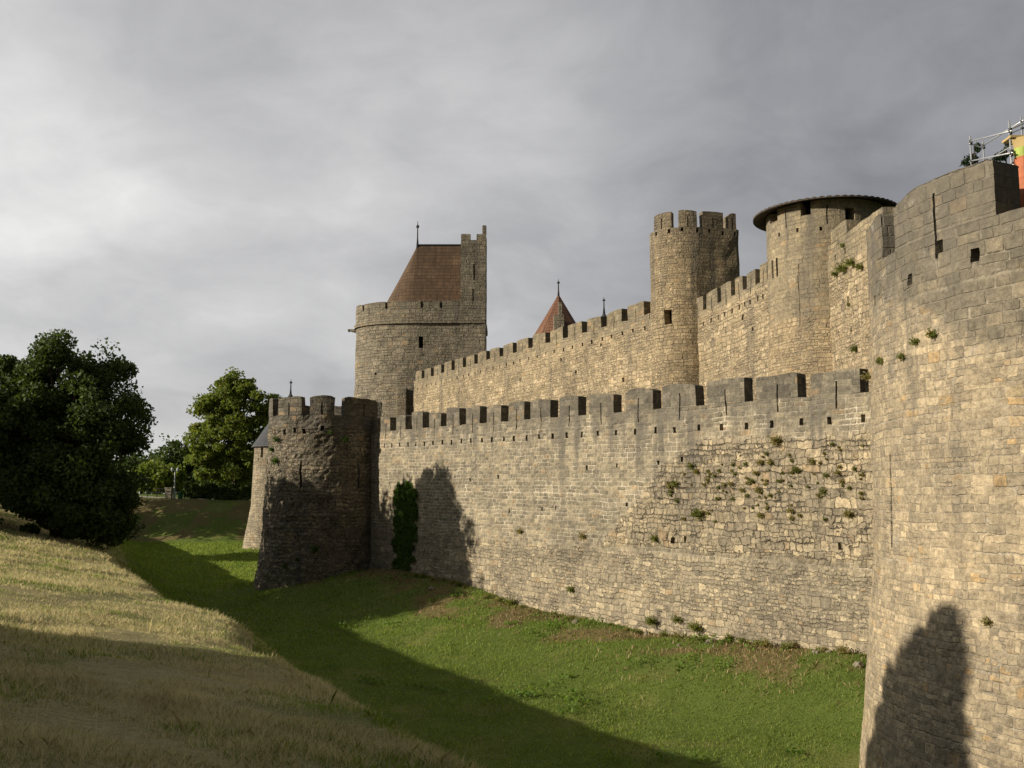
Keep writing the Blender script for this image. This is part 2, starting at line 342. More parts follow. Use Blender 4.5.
def box(cx, cy, cz, sx, sy, sz, rot=0.):
    c_, s_ = math.cos(rot), math.sin(rot); vs = []
    for dz in (-.5, .5):
        for dx, dy in ((-.5, -.5), (.5, -.5), (.5, .5), (-.5, .5)):
            X, Y = dx * sx, dy * sy; vs.append((cx + X * c_ - Y * s_, cy + X * s_ + Y * c_, cz + dz * sz))
    return vs, [(0, 3, 2, 1), (4, 5, 6, 7), (0, 1, 5, 4), (1, 2, 6, 5), (2, 3, 7, 6), (3, 0, 4, 7)]
def make(name, vf, mat, parent=None, bev=0, smooth=False, **kw):
    me = raw_mesh(name, vf[0], vf[1], smooth=smooth)
    if 'stone' in (mat.name if not isinstance(mat, (list, tuple)) else ''): bev = bev or 0
    if bev:
        bm = bmesh.new(); bm.from_mesh(me); bmesh.ops.bevel(bm, geom=list(bm.edges), offset=bev, segments=2, affect='EDGES', profile=.5); bm.to_mesh(me); bm.free()
    if 'tower_stone' in mat.name or 'wall_stone' in mat.name:
        l = me.uv_layers.new(name='UVMap')
        for p in me.polygons:
            for li in p.loop_indices:
                co = me.vertices[me.loops[li].vertex_index].co; n = p.normal
                l.data[li].uv = (co.x + co.y, co.z) if abs(n.z) < .7 else (co.x, co.y)
    return link(name, me, mat, parent, **kw)

def ray(px, py):
    u_, v_ = (px - 512) / F, (384 - py) / F
    d_ = (u_, math.cos(PITCH) - v_ * math.sin(PITCH), math.sin(PITCH) + v_ * math.cos(PITCH))
    return Vector((d_[0] / d_[1], 1, d_[2] / d_[1]))
def at(px, py, Y): return ray(px, py) * Y

# a Path is the plan of a wall: straight, round or horseshoe; s runs along it in metres
class Path:
    def __init__(s, pts, closed=False):
        s.p = np.array(pts, float); s.closed = closed
        q = np.vstack([s.p, s.p[:1]]) if closed else s.p
        s.q = q; seg = np.diff(q, axis=0); s.L = np.concatenate([[0], np.cumsum(np.hypot(*seg.T))]); s.len = s.L[-1]
        t_ = seg / np.hypot(*seg.T)[:, None]; nn = np.stack([t_[:, 1], -t_[:, 0]], 1)     # outward = right of travel
        if closed: vn = nn + np.roll(nn, 1, axis=0); vn = np.vstack([vn, vn[:1]])
        else: vn = np.vstack([nn[:1], nn[1:] + nn[:-1], nn[-1:]])
        s.n = vn / np.hypot(*vn.T)[:, None]
    def pos(s, a):
        if s.closed: a = a % s.len
        x_ = np.interp(a, s.L, s.q[:, 0]); y_ = np.interp(a, s.L, s.q[:, 1])
        nx, ny = np.interp(a, s.L, s.n[:, 0]), np.interp(a, s.L, s.n[:, 1]); h = math.hypot(nx, ny)
        if not s.closed and a < 0: t_ = (s.q[1] - s.q[0]) / s.L[1]; x_ += t_[0] * a; y_ += t_[1] * a
        return x_, y_, nx / h, ny / h
    def hit(s, px, py=None, z=None):
        """first s where the sight line through pixel column px meets the plan; with py also the height"""
        r = ray(px, 300 if py is None else py); best = None
        k_ = s.q[:, 0] - r.x * s.q[:, 1]
        for i in range(len(k_) - 1):
            if k_[i] * k_[i + 1] <= 0 and k_[i] != k_[i + 1]:
                f = k_[i] / (k_[i] - k_[i + 1]); Y = s.q[i, 1] * (1 - f) + s.q[i + 1, 1] * f
                if best is None or Y < best[0]: best = (Y, s.L[i] * (1 - f) + s.L[i + 1] * f)
        return best[1], best[0] * r.z, best[0]
def circle(cx, cy, r, n=96, sy=1.0):
    return Path([(cx + r * math.sin(a), cy - r * sy * math.cos(a)) for a in (2 * math.pi * i / n - math.pi for i in range(n))], True)
def horseshoe(cx, cy, r, xr, sy=1., n=40, rot=0.):
    pts = [(cx - r * math.sin(a), cy + r * sy * math.cos(a)) for a in (math.pi * i / n for i in range(n + 1))]   # back -> left -> front
    L_ = xr - cx; pts += [(cx + L_ * i / 6, cy - r * sy) for i in range(1, 7)]
    pts += [(xr, cy - r * sy + 2 * r * sy * i / 6) for i in range(1, 7)]
    pts += [(xr - L_ * i / 6, cy + r * sy) for i in range(1, 6)]
    c_, s_ = math.cos(rot), math.sin(rot)
    return Path([(cx + (x - cx) * c_ - (y - cy) * s_, cy + (x - cx) * s_ + (y - cy) * c_) for x, y in pts], True)

def shell(name, path, s0, s1, z0, z1, T, mat, parent, holes=(), batter=None, out=0., ds=.6, dz=.6, jit=.02, ring=False, bottom=False, topcap=True, slope=0., rough_top=0., ends=True, rough=0., **kw):
    """a solid wall along a path: s0..s1, z0..z1, thickness T, with recesses / through holes (sa, sb, za, zb, depth)"""
    S_ = {s0, s1}; Zs = {z0, z1}
    for h in holes:
        S_ |= {min(max(h[0], s0), s1), min(max(h[1], s0), s1)}; Zs |= {min(max(h[2], z0), z1), min(max(h[3], z0), z1)}
    def fill(v, mx):
        v = sorted(v); o = []
        for a, b_ in zip(v, v[1:]):
            if b_ - a < 1e-4: continue
            n_ = max(1, math.ceil((b_ - a) / mx)); o += [a + (b_ - a) * i / n_ for i in range(n_)]
        return o + [v[-1]]
    ss, zs = fill(S_, ds), fill(Zs, dz); ns, nz = len(ss) - 1, len(zs) - 1
    D = np.zeros((ns, nz))
    for h in holes:
        for i in range(ns):
            if h[0] - 1e-4 <= (ss[i] + ss[i + 1]) / 2 <= h[1] + 1e-4:
                for j in range(nz):
                    if h[2] <= (zs[j] + zs[j + 1]) / 2 <= h[3]: D[i, j] = min(h[4], T)
    V, idx, UV, FA = [], {}, [], []
    sl = (lambda s_: slope * s_)
    def vert(i, j, dep):
        if ring: ii = i % ns
        else: ii = i
        key = (ii, j, round(dep, 4))
        if key in idx: return idx[key]
        s_, z_ = ss[ii], zs[j]; x_, y_, nx, ny = path.pos(s_)
        o_ = out + (batter(z_) if batter else 0.) - dep
        nv = mnoise.noise_vector(Vector((x_ * 1.1, y_ * 1.1, z_ * 1.1))) * jit
        zz = z_ + sl(s_)
        if rough_top and j == nz and (ii == 0 or ii == ns): zz -= abs(mnoise.noise(Vector((x_ * 2.1, y_ * 2.1, 8.8)))) * rough_top * 1.6
        if rough_top and j == nz: zz += mnoise.noise(Vector((x_ * .9, y_ * .9, 3.3))) * rough_top
        if rough and dep < T: o_ += rough * mnoise.noise(Vector((x_ * 3.7, y_ * 3.7, z_ * 4.6))) + rough * .7 * mnoise.noise(Vector((x_ * 8.3, y_ * 8.3, z_ * 9.6)))
        px_, py_ = x_ + nx * o_, y_ + ny * o_
        V.append((px_ + nv.x, py_ + nv.y, zz + nv.z)); idx[key] = len(V) - 1; return idx[key]
    def quad(c4, uv4): FA.append(tuple(c4)); UV.extend(uv4)
    for i in range(ns):
        for j in range(nz):
            d_ = D[i, j]
            if d_ < T - 1e-4:
                quad([vert(i, j, d_), vert(i + 1, j, d_), vert(i + 1, j + 1, d_), vert(i, j + 1, d_)], [(ss[i], zs[j]), (ss[i + 1], zs[j]), (ss[i + 1], zs[j + 1]), (ss[i], zs[j + 1])])
                quad([vert(i, j, T), vert(i, j + 1, T), vert(i + 1, j + 1, T), vert(i + 1, j, T)], [(ss[i], zs[j]), (ss[i], zs[j + 1]), (ss[i + 1], zs[j + 1]), (ss[i + 1], zs[j])])
            # vertical joints to the next cell
            for e, ni in ((1, i + 1), (0, i - 1)):
                if ring: dn = D[ni % ns, j]
                elif 0 <= ni < ns: dn = D[ni, j]
                else: dn = T if ends else d_
                if dn > d_ + 1e-4:
                    k_ = i + e; n_ = max(1, round((dn - d_) / .6))
                    for q in range(n_):
                        a, b_ = d_ + (dn - d_) * q / n_, d_ + (dn - d_) * (q + 1) / n_
                        quad([vert(k_, j, a), vert(k_, j, b_), vert(k_, j + 1, b_), vert(k_, j + 1, a)], [(ss[k_ if k_ < len(ss) else 0] + a, zs[j]), (ss[k_] + b_, zs[j]), (ss[k_] + b_, zs[j + 1]), (ss[k_] + a, zs[j + 1])])
            for e, nj in ((1, j + 1), (0, j - 1)):
                if 0 <= nj < nz: dn = D[i, nj]
                else: dn = T if ((nj == nz and topcap) or (nj < 0 and bottom)) else d_
                if dn > d_ + 1e-4:
                    k_ = j + e
                    quad([vert(i, k_, d_), vert(i + 1, k_, d_), vert(i + 1, k_, dn), vert(i, k_, dn)], [(ss[i], zs[k_] + d_), (ss[i + 1], zs[k_] + d_), (ss[i + 1], zs[k_] + dn), (ss[i], zs[k_] + dn)])
    me = raw_mesh(name, V, FA, UV)
    return link(name, me, mat, parent, **kw)
def panel(name, path, sa, sb, za, zb, dep, parent, batter=None, slope=0., mat=None, th=.05):
    """painted shade for the unlit inside of a window or slit: a thin near-black slab set deep in the opening"""
    vs = []
    for dd in (dep - th, dep - .004):
        for s_, z_ in ((sa, za), (sb, za), (sb, zb), (sa, zb)):
            x_, y_, nx, ny = path.pos(s_); o_ = (batter(z_) if batter else 0.) - dd
            vs.append((x_ + nx * o_, y_ + ny * o_, z_ + slope * s_))
    return make(name, (vs, [(0, 1, 2, 3), (7, 6, 5, 4), (0, 4, 5, 1), (1, 5, 6, 2), (2, 6, 7, 3), (3, 7, 4, 0)]), mat or M['dark'], parent)
def disc(name, path, z, inset, mat, parent):
    n_ = 48; vs = []
    for zz in (z - .25, z):
        for i in range(n_):
            x_, y_, nx, ny = path.pos(path.len * i / n_); vs.append((x_ - nx * inset, y_ - ny * inset, zz))
    fs = [tuple(range(n_))[::-1], tuple(range(n_, 2 * n_))] + [(i, (i + 1) % n_, n_ + (i + 1) % n_, n_ + i) for i in range(n_)]
    return make(name, (vs, fs), mat, parent)
def cone(name, cx, cy, r, z0, z1, seg, mat, parent, flare=0., sy=1., und=.06):
    """tiled cone with UV in metres, a closed underside"""
    V, FA, UV = [], [], []; rows = 10
    sl_ = math.hypot(r, z1 - z0)
    for j in range(rows + 1):
        f = j / rows; rr = r * (1 - f) + flare * (1 - f) ** 3
        for i in range(seg):
            a = 2 * math.pi * i / seg; V.append((cx + rr * math.sin(a), cy - rr * sy * math.cos(a), z0 + (z1 - z0) * f))
    for j in range(rows):
        for i in range(seg):
            FA.append((j * seg + i, j * seg + (i + 1) % seg, (j + 1) * seg + (i + 1) % seg, (j + 1) * seg + i))
            ua, ub = 2 * math.pi * r * i / seg, 2 * math.pi * r * (i + 1) / seg; va, vb = sl_ * j / rows, sl_ * (j + 1) / rows
            UV += [(ua, va), (ub, va), (ub, vb), (ua, vb)]
    b0 = len(V)
    for i in range(seg): x_, y_, z_ = V[i]; V.append((x_, y_, z_ - und))
    for i in range(seg):
        FA.append((b0 + i, b0 + (i + 1) % seg, (i + 1) % seg, i)); UV += [(0, 0), (.1, 0), (.1, .1), (0, .1)]
    FA.append(tuple(range(b0 + seg - 1, b0 - 1, -1))); UV += [(0, 0)] * seg
    return link(name, raw_mesh(name, V, FA, UV), mat, parent)
def finial(x_, y_, z0, z1, parent, r=.06):
    h = z1 - z0
    a = tube([(x_, y_, z0 - .3), (x_, y_, z0 + h * .3), (x_, y_, z0 + h * .75)], [r * 2.2, r, r * .8], 6)
    ball = tube([(x_, y_, z0 + h * .70), (x_, y_, z0 + h * .74), (x_, y_, z0 + h * .80), (x_, y_, z0 + h * .85)], [r * .8, r * 2.4, r * 2.4, r * .6], 8)
    tip = tube([(x_, y_, z0 + h * .84), (x_, y_, z1)], [r * .7, r * .3], 5)
    return make('finial', join([a, ball, tip]), M['iron'], parent)

# ------------------------------------------------------------------ ground
def sstep(a, b_, v): q = np.clip((v - a) / (b_ - a), 0, 1); return q * q * (3 - 2 * q)
_ph = RNG.uniform(0, 6.28, (5, 6)); _an = RNG.uniform(0, 6.28, (5, 6))
def wav(x_, y_, f0, oct_=4):
    o = 0
    for i in range(oct_):
        f = f0 * 1.9 ** i
        for j in range(4): o = o + np.sin((x_ * np.cos(_an[i, j]) + y_ * np.sin(_an[i, j])) * f * (1 + .23 * j) + _ph[i, j] + 1.3 * np.sin(y_ * f * .37 + j)) / (1.75 ** i)
    return o / 4.5
def xwall(y_): return np.interp(y_, [-300, 0, 66, 104, 128, 400], [248.6, 36.5, -10.15, -22.2, -26.5, -60])
def xlip(y_): return -.5 + .4 * sstep(17, 10, y_) - .446 * (y_ - 8.2) - .05 * np.maximum(y_ - 17, 0) * sstep(80, 40, y_) + .6 * np.exp(-((y_ - 23.5) / 2.4) ** 2) + .38 * wav(y_, y_ * 0, .42, 3)
def ground_z(x_, y_, rough=True):
    pd = (xwall(y_) - x_) * .815
    u_ = (xlip(y_) - x_) * .913
    zl = -2.32 - .42 * sstep(8, 25, y_)
    slp = np.interp(y_, [0, 15, 38, 50, 64], [.175, .165, .19, .26, .36])
    bank = zl + np.where(u_ > 0, 3.1 * np.tanh(slp * np.maximum(u_, 0) / 3.1), .18 * u_)
    zf = np.interp(y_, [0, 16, 24, 34, 50, 70, 95], [-8., -7.6, -7.25, -6.9, -6.6, -5.95, -5.55])
    zb = np.interp(y_, [0, 24, 31, 34, 42.7, 50.8, 54, 60.6, 66, 71, 104], [-7.5, -6.9, -5.7, -5.35, -5.75, -5.45, -4.85, -4.45, -4.9, -5.4, -5.3])
    fl = zf + (zb - zf) * sstep(8.5, .3, pd)
    dn = zl - .62 * np.maximum(-u_, 0) - .25 * (1 - np.exp(-np.maximum(-u_, 0)))
    k_ = 2.2; moat = np.log(np.exp(k_ * (dn + 8)) + np.exp(k_ * (fl + 8))) / k_ - 8      # soft maximum
    z_ = np.where(u_ > 0, bank, moat)
    zm = zl * 0 + np.where(u_ > 0, bank, np.minimum(bank, moat) if False else moat)
    t_ = sstep(-1.2, 1.2, u_); z_ = np.where(np.abs(u_) < 1.2, bank * t_ + moat * (1 - t_), zm)
    far = sstep(119, 129, y_ + 1.2 * np.sin(x_ * .3)); z_ = z_ * (1 - far) + (-.75 + .9 * sstep(-32, -60, x_)) * far
    if rough: z_ = z_ + .07 * wav(x_, y_, .8) + .03 * wav(x_ + 7, y_, 3.1, 3)
    ins = sstep(-.25, -1.3, pd); z_ = z_ * (1 - ins) + .4 * ins
    return z_
def gz(x_, y_): return float(ground_z(np.array([float(x_)]), np.array([float(y_)]))[0])
def zones(x_, y_):
    u_ = (xlip(y_) - x_) * .913; pd = (xwall(y_) - x_) * .815
    n_ = wav(x_, y_, .5); n2_ = wav(x_ + 31, y_ - 12, .9)
    dry = sstep(-2.6, -.4, u_ + .8 * n_) * (1 - .65 * sstep(.25, 1.0, n2_)) * (1 - .5 * sstep(60, 100, y_))
    soil = sstep(5.6, 2.2, pd + 1.3 * n_) * sstep(-.6, .7, n2_ + .12) * sstep(-3., -1., pd) * sstep(28, 34, y_) * sstep(80, 70, y_)
    soil = np.maximum(soil, .75 * sstep(118, 121, y_) * sstep(131, 128, y_) * sstep(-.3, .6, n_ + .3))
    road = sstep(129.3, 129.8, y_) * sstep(135, 134.4, y_) * sstep(-20, -22, x_)
    return dry, soil, road
def axis(lo, hi, st, far, pos):
    a = list(np.arange(lo, hi, st)); q, s_ = hi, st
    while q < far: a.append(q); s_ *= 1.35; q += s_
    a.append(far); q, s_ = lo, st; b_ = []
    while q > -pos: s_ *= 1.35; q -= s_; b_.append(max(q, -pos))
    return np.array(sorted(set(b_ + a)))
gx = axis(-48, 20, .32, 3000, 3000); gy = axis(-6, 138, .32, 4000, 600)
GX, GY = np.meshgrid(gx, gy, indexing='xy'); GZ = ground_z(GX.ravel(), GY.ravel()).reshape(GX.shape)
nx_, ny_ = len(gx), len(gy)
me = bpy.data.meshes.new('ground'); me.vertices.add(nx_ * ny_)
me.vertices.foreach_set('co', np.stack([GX, GY, GZ], -1).astype('f').ravel())
I = (np.arange(ny_ - 1)[:, None] * nx_ + np.arange(nx_ - 1)[None]).ravel()
Q = np.stack([I, I + 1, I + nx_ + 1, I + nx_], 1).astype('i')
me.loops.add(Q.size); me.loops.foreach_set('vertex_index', Q.ravel()); me.polygons.add(len(Q)); me.polygons.foreach_set('loop_start', np.arange(0, Q.size, 4, dtype='i'))
me.polygons.foreach_set('use_smooth', np.ones(len(Q), bool)); me.update(calc_edges=True)
dz_, so_, ro_ = zones(GX.ravel(), GY.ravel())
ca = me.color_attributes.new('zone', 'FLOAT_COLOR', 'POINT'); ca.data.foreach_set('color', np.stack([dz_, so_, ro_, np.ones_like(dz_)], 1).astype('f').ravel())
m, t, b, o = new_mat('ground_cover', .95, .05)
at_ = t.node('ShaderNodeAttribute', attribute_name='zone'); zr, zg, zb_ = t.sep(at_.outputs['Vector'])
P = t.node('ShaderNodeTexCoord').outputs['Object']
nb, nm, nf = t.noise(P, .35, 5)[0], t.noise(P, 2.2, 6, .65)[0], t.noise(P, 14, 6, .7)[0]
gr = t.mix(nm, (.075, .115, .025), (.155, .20, .045)); gr = t.mix(t.step(nb, .5, .72), gr, (.18, .19, .06))
dr = t.mix(nm, (.27, .235, .11), (.48, .42, .225)); dr = t.mix(t.step(nb, .51, .66), dr, (.25, .25, .10))
so = t.mix(nm, (.17, .115, .06), (.26, .18, .095)); so = t.mix(t.step(nf, .46, .58), so, (.09, .125, .032))
rd = t.mix(nm, (.34, .31, .26), (.44, .40, .33))
e_ = t.m('MULTIPLY', t.m('SUBTRACT', nm, .5), .8)
c = t.mix(t.step(t.m('ADD', zr, e_), .25, .7), gr, dr); c = t.mix(t.step(t.m('ADD', zg, e_), .3, .7), c, so); c = t.mix(zb_, c, rd)
c = t.mix(.8, c, t.ramp(nf, [(.3, (.55, .55, .55)), (.5, (1, 1, 1)), (.7, (1.35, 1.35, 1.35))]), 'MULTIPLY')
t.put(b.inputs['Base Color'], c)
bp = t.node('ShaderNodeBump'); bp.inputs['Strength'].default_value = .9; bp.inputs['Distance'].default_value = .08
t.put(bp.inputs['Height'], t.m('ADD', nm, nf)); t.l.new(bp.outputs[0], b.inputs['Normal'])
link('ground', me, m, kind='structure')

# ------------------------------------------------------------------ outer curtain wall
P0 = Vector((12.1, 34.5)); P1 = Vector((-8.4, 63.5)); DIR = (P1 - P0).normalized()
back = 9.5                                                         # runs on into the near tower
owp = Path([tuple(P0 + DIR * (i * .5 - back)) for i in range(0, 96)][::-1])      # travel so that outward faces the ditch
OWL = owp.len
def ow(px, py): return owp.hit(px, py)
s860 = owp.hit(860)[0]; s380 = owp.hit(380)[0]
zA, zB = ray(860, 365).z * owp.hit(860)[2], ray(380, 417).z * owp.hit(380)[2]
OSL = (zA - zB) / (s860 - s380)                                    # top rises slightly with distance
zoff = lambda s_: OSL * s_
ZT = zA - zoff(s860)
ZC = ZT - .95
outer = thing('curtain_wall', (*(P0 + DIR * 16), -5.4), 'long battlemented outer wall with dark merlons and weedy patched stone facing, rising from the grassy ditch', 'wall', 'castle curtain walls')
edges_px = [856.5, 795, 741.6, 693.5, 651, 613, 578, 550, 524, 501, 480, 460, 441.6, 424, 407.5, 392, 378]
m_end = [owp.hit(q)[0] for q in edges_px]                          # near (right) end of each merlon, in path metres
GAP = .68
obat = lambda z_: max(0., (-1.9 - z_)) * .07
holes = []; merl = []
for i, e in enumerate(m_end):
    nxt = m_end[i + 1] if i + 1 < len(m_end) else e - 2.3
    a, b_ = nxt + GAP, e
    merl.append((a, b_))
    mid_ = (a + b_) / 2
    holes.append((mid_ - .035, mid_ + .035, ZC - .5, ZC, .3))
    for f in (.22, .74):
        q = a + (b_ - a + GAP) * f; holes.append((q, q + .17, ZC - 1.02 - .06 * random.random(), ZC - .78, .45))
for px_, py_ in ((681, 459), (657, 463), (616, 465), (586, 468), (555, 508), (541, 509), (508, 511), (498, 477), (470, 480), (626, 505)):
    s_, z_, _ = ow(px_, py_); z_ -= zoff(s_); holes.append((s_, s_ + .13, z_ - .1, z_ + .1, .4))
for px_, py_, w_ in ((671, 541, .2), (684, 541, .16), (838, 547, .12)):
    s_, z_, _ = ow(px_, py_); z_ -= zoff(s_); holes.append((s_, s_ + w_, z_ - .1, z_ + .16, .3))
s_hi = s860 + 7.; s_lo = s380 - 4.
shell('wall_body', owp, s_lo, s_hi, -7.6, ZC, 1.3, M['outer'], outer, holes, obat, ds=.24, dz=.2, jit=.06, slope=OSL, rough=.04)
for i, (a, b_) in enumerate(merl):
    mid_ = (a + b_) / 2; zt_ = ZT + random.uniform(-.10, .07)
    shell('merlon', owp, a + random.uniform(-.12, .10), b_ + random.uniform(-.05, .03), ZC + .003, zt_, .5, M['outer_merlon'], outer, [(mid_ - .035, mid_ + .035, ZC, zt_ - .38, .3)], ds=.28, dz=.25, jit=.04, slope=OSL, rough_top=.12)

# ------------------------------------------------------------------ near round tower
NC = (17.16, 23.88); NR = 8.0
nb = lambda z_: max(0., 4.5 - z_) * .022 + max(0., -1.5 - z_) * .075
npth = circle(*NC, NR, 160)
near = thing('round_tower', (*NC, -5.4), 'huge close round tower of patched tan stone with a thin slit, scaffolding on its top', 'tower', 'castle towers')
h893, h993, h880 = npth.hit(893, 203)[0], npth.hit(993, 158)[0], npth.hit(881, 214)[0]
NZT, NZC = 7.0, 5.78
nh = []
def feature(path, px_, py_, w_, h_, dep, b_=None, rep=3):
    s_, z_, Y = path.hit(px_, py_)
    return (s_ - w_ / 2, s_ + w_ / 2, z_ - h_ / 2, z_ + h_ / 2, dep)
for q in ((974, 256, .22, .3), (910, 280, .2, .26), (874, 301, .2, .26)): nh.append(feature(npth, *q, .55))
sl_top = feature(npth, 935, 225, .075, 1., .5)
sc_ = (sl_top[0] + sl_top[1]) / 2; slz0 = npth.hit(937, 258)[1]; slz1 = npth.hit(934, 193)[1]
nh += [(sc_ - .04, sc_ + .04, slz0, NZC, .5), (sc_ + .02, sc_ + .22, slz0 + .1, slz0 + .38, .3)]
sA = npth.hit(895, 490)[0]; zt1, zm1, zb1 = npth.hit(895, 455)[1], npth.hit(895, 482)[1], npth.hit(896, 547)[1]
big_slit = [(sA - .03, sA + .05, zm1 + .04, zt1, .6), (sA - .02, sA + .08, zb1, zm1, .6)]
nh += big_slit
shell('tower_body', npth, 0, npth.len, -8.4, NZC, 1.0, M['near'], near, nh, nb, ds=.16, dz=.13, jit=.035, ring=True, rough=.022)
for a, b_, *_r in big_slit: panel('arrow_slit', npth, a - .0, b_ + .0, big_slit[0][2] if a == big_slit[0][0] else zb1, zt1 if a == big_slit[0][0] else zm1, .6, near, nb)
arcs = [(h893, h993)]
q = h880
while q > h880 - 9: arcs.append((q - 3.6, q)); q -= 4.5
q = h993 + 1.05
for k_ in range(7): arcs.append((q, q + 3.6)); q += 4.6
for a, b_ in arcs:
    hs = [(sc_ - .04, sc_ + .04, NZC, slz1, .5)] if a < sc_ < b_ else []
    shell('merlon', npth, a, b_, NZC + .003, NZT + random.uniform(-.04, .03), .8, M['near'], near, hs, nb, ds=.16, dz=.14, jit=.025, rough_top=.16, rough=.018)
disc('tower_floor', npth, 5.1, .9, M['post_stone'], near)

# ------------------------------------------------------------------ left outer tower
LC = (-12.35, 66.2); LR = 3.68
lb = lambda z_: max(0., 3.0 - z_) * .045 + max(0, -3.5 - z_) * .12
lpth = circle(*LC, LR, 96)
left = thing('round_tower', (*LC, -5.3), 'squat ruined battlemented round tower, half in tree shade, where the outer wall turns', 'tower', 'castle towers')
LZT, LZC = 6.15, 5.0
lh = [feature(lpth, 301, 476, .12, 1.7, .5), feature(lpth, 358, 476, .1, 1.6, .5)]
for px_, py_ in ((275, 432), (284, 432), (294, 430), (304, 431), (322, 428)): lh.append(feature(lpth, px_, py_, .22, .34, .4))
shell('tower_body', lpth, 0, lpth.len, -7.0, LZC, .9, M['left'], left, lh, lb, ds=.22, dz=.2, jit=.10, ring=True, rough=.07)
for pa, pb in ((281, 304), (312, 337), (346, 379)):
    a, b_ = lpth.hit(pa)[0], lpth.hit(pb)[0]; mid_ = (a + b_) / 2
    shell('merlon', lpth, a, b_, LZC + .003, LZT + random.uniform(-.05, .05), .55, M['left'], left, [(mid_ - .05, mid_ + .05, LZC, LZT - .4, .3)], lb, ds=.3, dz=.3, jit=.05, rough_top=.15)
a = lpth.hit(281)[0]; q = a - .75
for k_ in range(4): shell('merlon', lpth, q - 1.5, q, LZC + .003, LZT + .03, .55, M['left'], left, (), lb, ds=.3, dz=.3, jit=.05, rough_top=.12); q -= 2.25
b_ = lpth.hit(379)[0]; q = b_ + .75
for k_ in range(3): shell('merlon', lpth, q, q + 1.5, LZC + .003, LZT, .55, M['left'], left, (), lb, ds=.3, dz=.3, jit=.05, rough_top=.12); q += 2.25
disc('tower_floor', lpth, 4.3, .8, M['post_stone'], left)

# ------------------------------------------------------------------ slate-roofed tower and the wall between
TC = (-23.25, 104.5); TR = 3.55
tb = lambda z_: max(0., 4.5 - z_) * .03 + max(0., -1. - z_) * .14
tpth = circle(*TC, TR, 72)
slt = thing('round_tower', (*TC, -5.3), 'pale round tower with a conical slate roof, just behind the shaded ruined tower', 'tower', 'castle towers')
th_ = [feature(tpth, 262, 452, .4, 1.1, .5), feature(tpth, 259, 459, .15, .3, .4)]
shell('tower_body', tpth, 0, tpth.len, -6.8, 4.95, .8, M['slate_tower'], slt, th_, tb, ds=.45, dz=.45, jit=.05, ring=True)
panel('window', tpth, *th_[0][:4], .5, slt, tb)
rf = cone('roof', *TC, 3.85, 4.95, 10.7, 32, M['slate'], slt); finial(*TC, 10.6, 12.1, rf, .07)
bw_pts = [Vector((-12.6, 68.5)), Vector((-22.6, 102.5))]; bd = (bw_pts[1] - bw_pts[0]).normalized()
bwp = Path([tuple(bw_pts[1] - bd * i * .6) for i in range(60)])
bwall = thing('curtain_wall', (-17.6, 85, -5.3), 'short battlemented stretch of outer wall behind the ruined tower, running to the slate roofed tower', 'wall', 'castle curtain walls')
shell('wall_body', bwp, 0, bwp.len, -7, 3.6, 1.2, M['slate_tower'], bwall, (), ds=1.2, dz=.8)
for k_ in range(14): shell('merlon', bwp, 1 + k_ * 2.4, 2.7 + k_ * 2.4, 3.603, 4.6, .5, M['outer_merlon'], bwall, (), ds=.6, dz=.5)

# ------------------------------------------------------------------ inner walls
def inner_wall(label, A, B, za, zb2, ends_px, gap, holes_px=(), base=-.6, T=1.2, merl_mat=None, hi=.9):
    """A near end -> B far end as seen from the ditch; path travels B -> A so that outward faces the ditch"""
    A, B = Vector(A), Vector(B); dd = (A - B).normalized(); L_ = (A - B).length
    pth = Path([tuple(B + dd * L_ * i / 60) for i in range(61)])
    slope = (za - zb2) / L_; zt = zb2; zc = zt - hi
    o = thing('curtain_wall', ((A.x + B.x) / 2, (A.y + B.y) / 2, .3), label, 'wall', 'castle curtain walls')
    ends = [pth.hit(q)[0] for q in ends_px]; me_ = []
    hs = []
    for i, e in enumerate(ends):
        nx2 = ends[i + 1] if i + 1 < len(ends) else e - (ends[i - 1] - e if i else 2.4)
        me_.append((max(nx2 + gap, 0.01), e))
        c_ = (me_[-1][0] + e) / 2; hs.append((c_ - .035, c_ + .035, zc - .35, zc, .3))
        for f in (.2, .72): q_ = me_[-1][0] + (e - me_[-1][0] + gap) * f; hs.append((q_, q_ + .18, zc - .95, zc - .68, .4))
    for px_, py_, w_, h_ in holes_px:
        s_, z_, _ = pth.hit(px_, py_); z_ -= slope * s_; hs.append((s_, s_ + w_, z_ - h_ / 2, z_ + h_ / 2, .35))
    shell('wall_body', pth, 0, L_, base, zc, T, M['inner'], o, hs, ds=.5, dz=.5, jit=.07, slope=slope)
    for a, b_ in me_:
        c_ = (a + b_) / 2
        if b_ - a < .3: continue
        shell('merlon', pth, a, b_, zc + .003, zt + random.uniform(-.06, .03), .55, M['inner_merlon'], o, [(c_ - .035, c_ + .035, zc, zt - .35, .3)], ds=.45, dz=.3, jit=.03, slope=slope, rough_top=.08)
    return o, pth, slope
zA2 = ray(650, 299).z * 62; zB2 = ray(415, 372).z * 99.2
pxA = [500 + q / 4.8 for q in (690, 582, 484, 391, 301, 217, 136, 60)]
pxA += [500 - q for q in (.5, 13.5, 25.5, 37, 48, 58.5, 68.5, 77.5)]
innA, ipA, slA = inner_wall('long tan battlemented inner wall climbing from the brown roofed tower to the slim round tower', (9.3, 60.9), (-9.85, 99.6), zA2, zB2, [649] + pxA, .75,
    [(560, 360, .2, .25), (622, 380, .25, .3), (575, 372, .2, .2), (600, 345, .2, .2), (520, 380, .2, .25)])
innB, ipB, slB = inner_wall('short steep battlemented inner wall between the slim round tower and the tile roofed tower', (13.95, 47.9), (10.98, 59.8), 12.1, ray(697, 297).z * 58.7,
    [500 + q / 2.56 for q in (685, 655, 622, 592, 556, 519)] , .5, [(742, 318, .2, .3), (751, 330, .15, .2)])
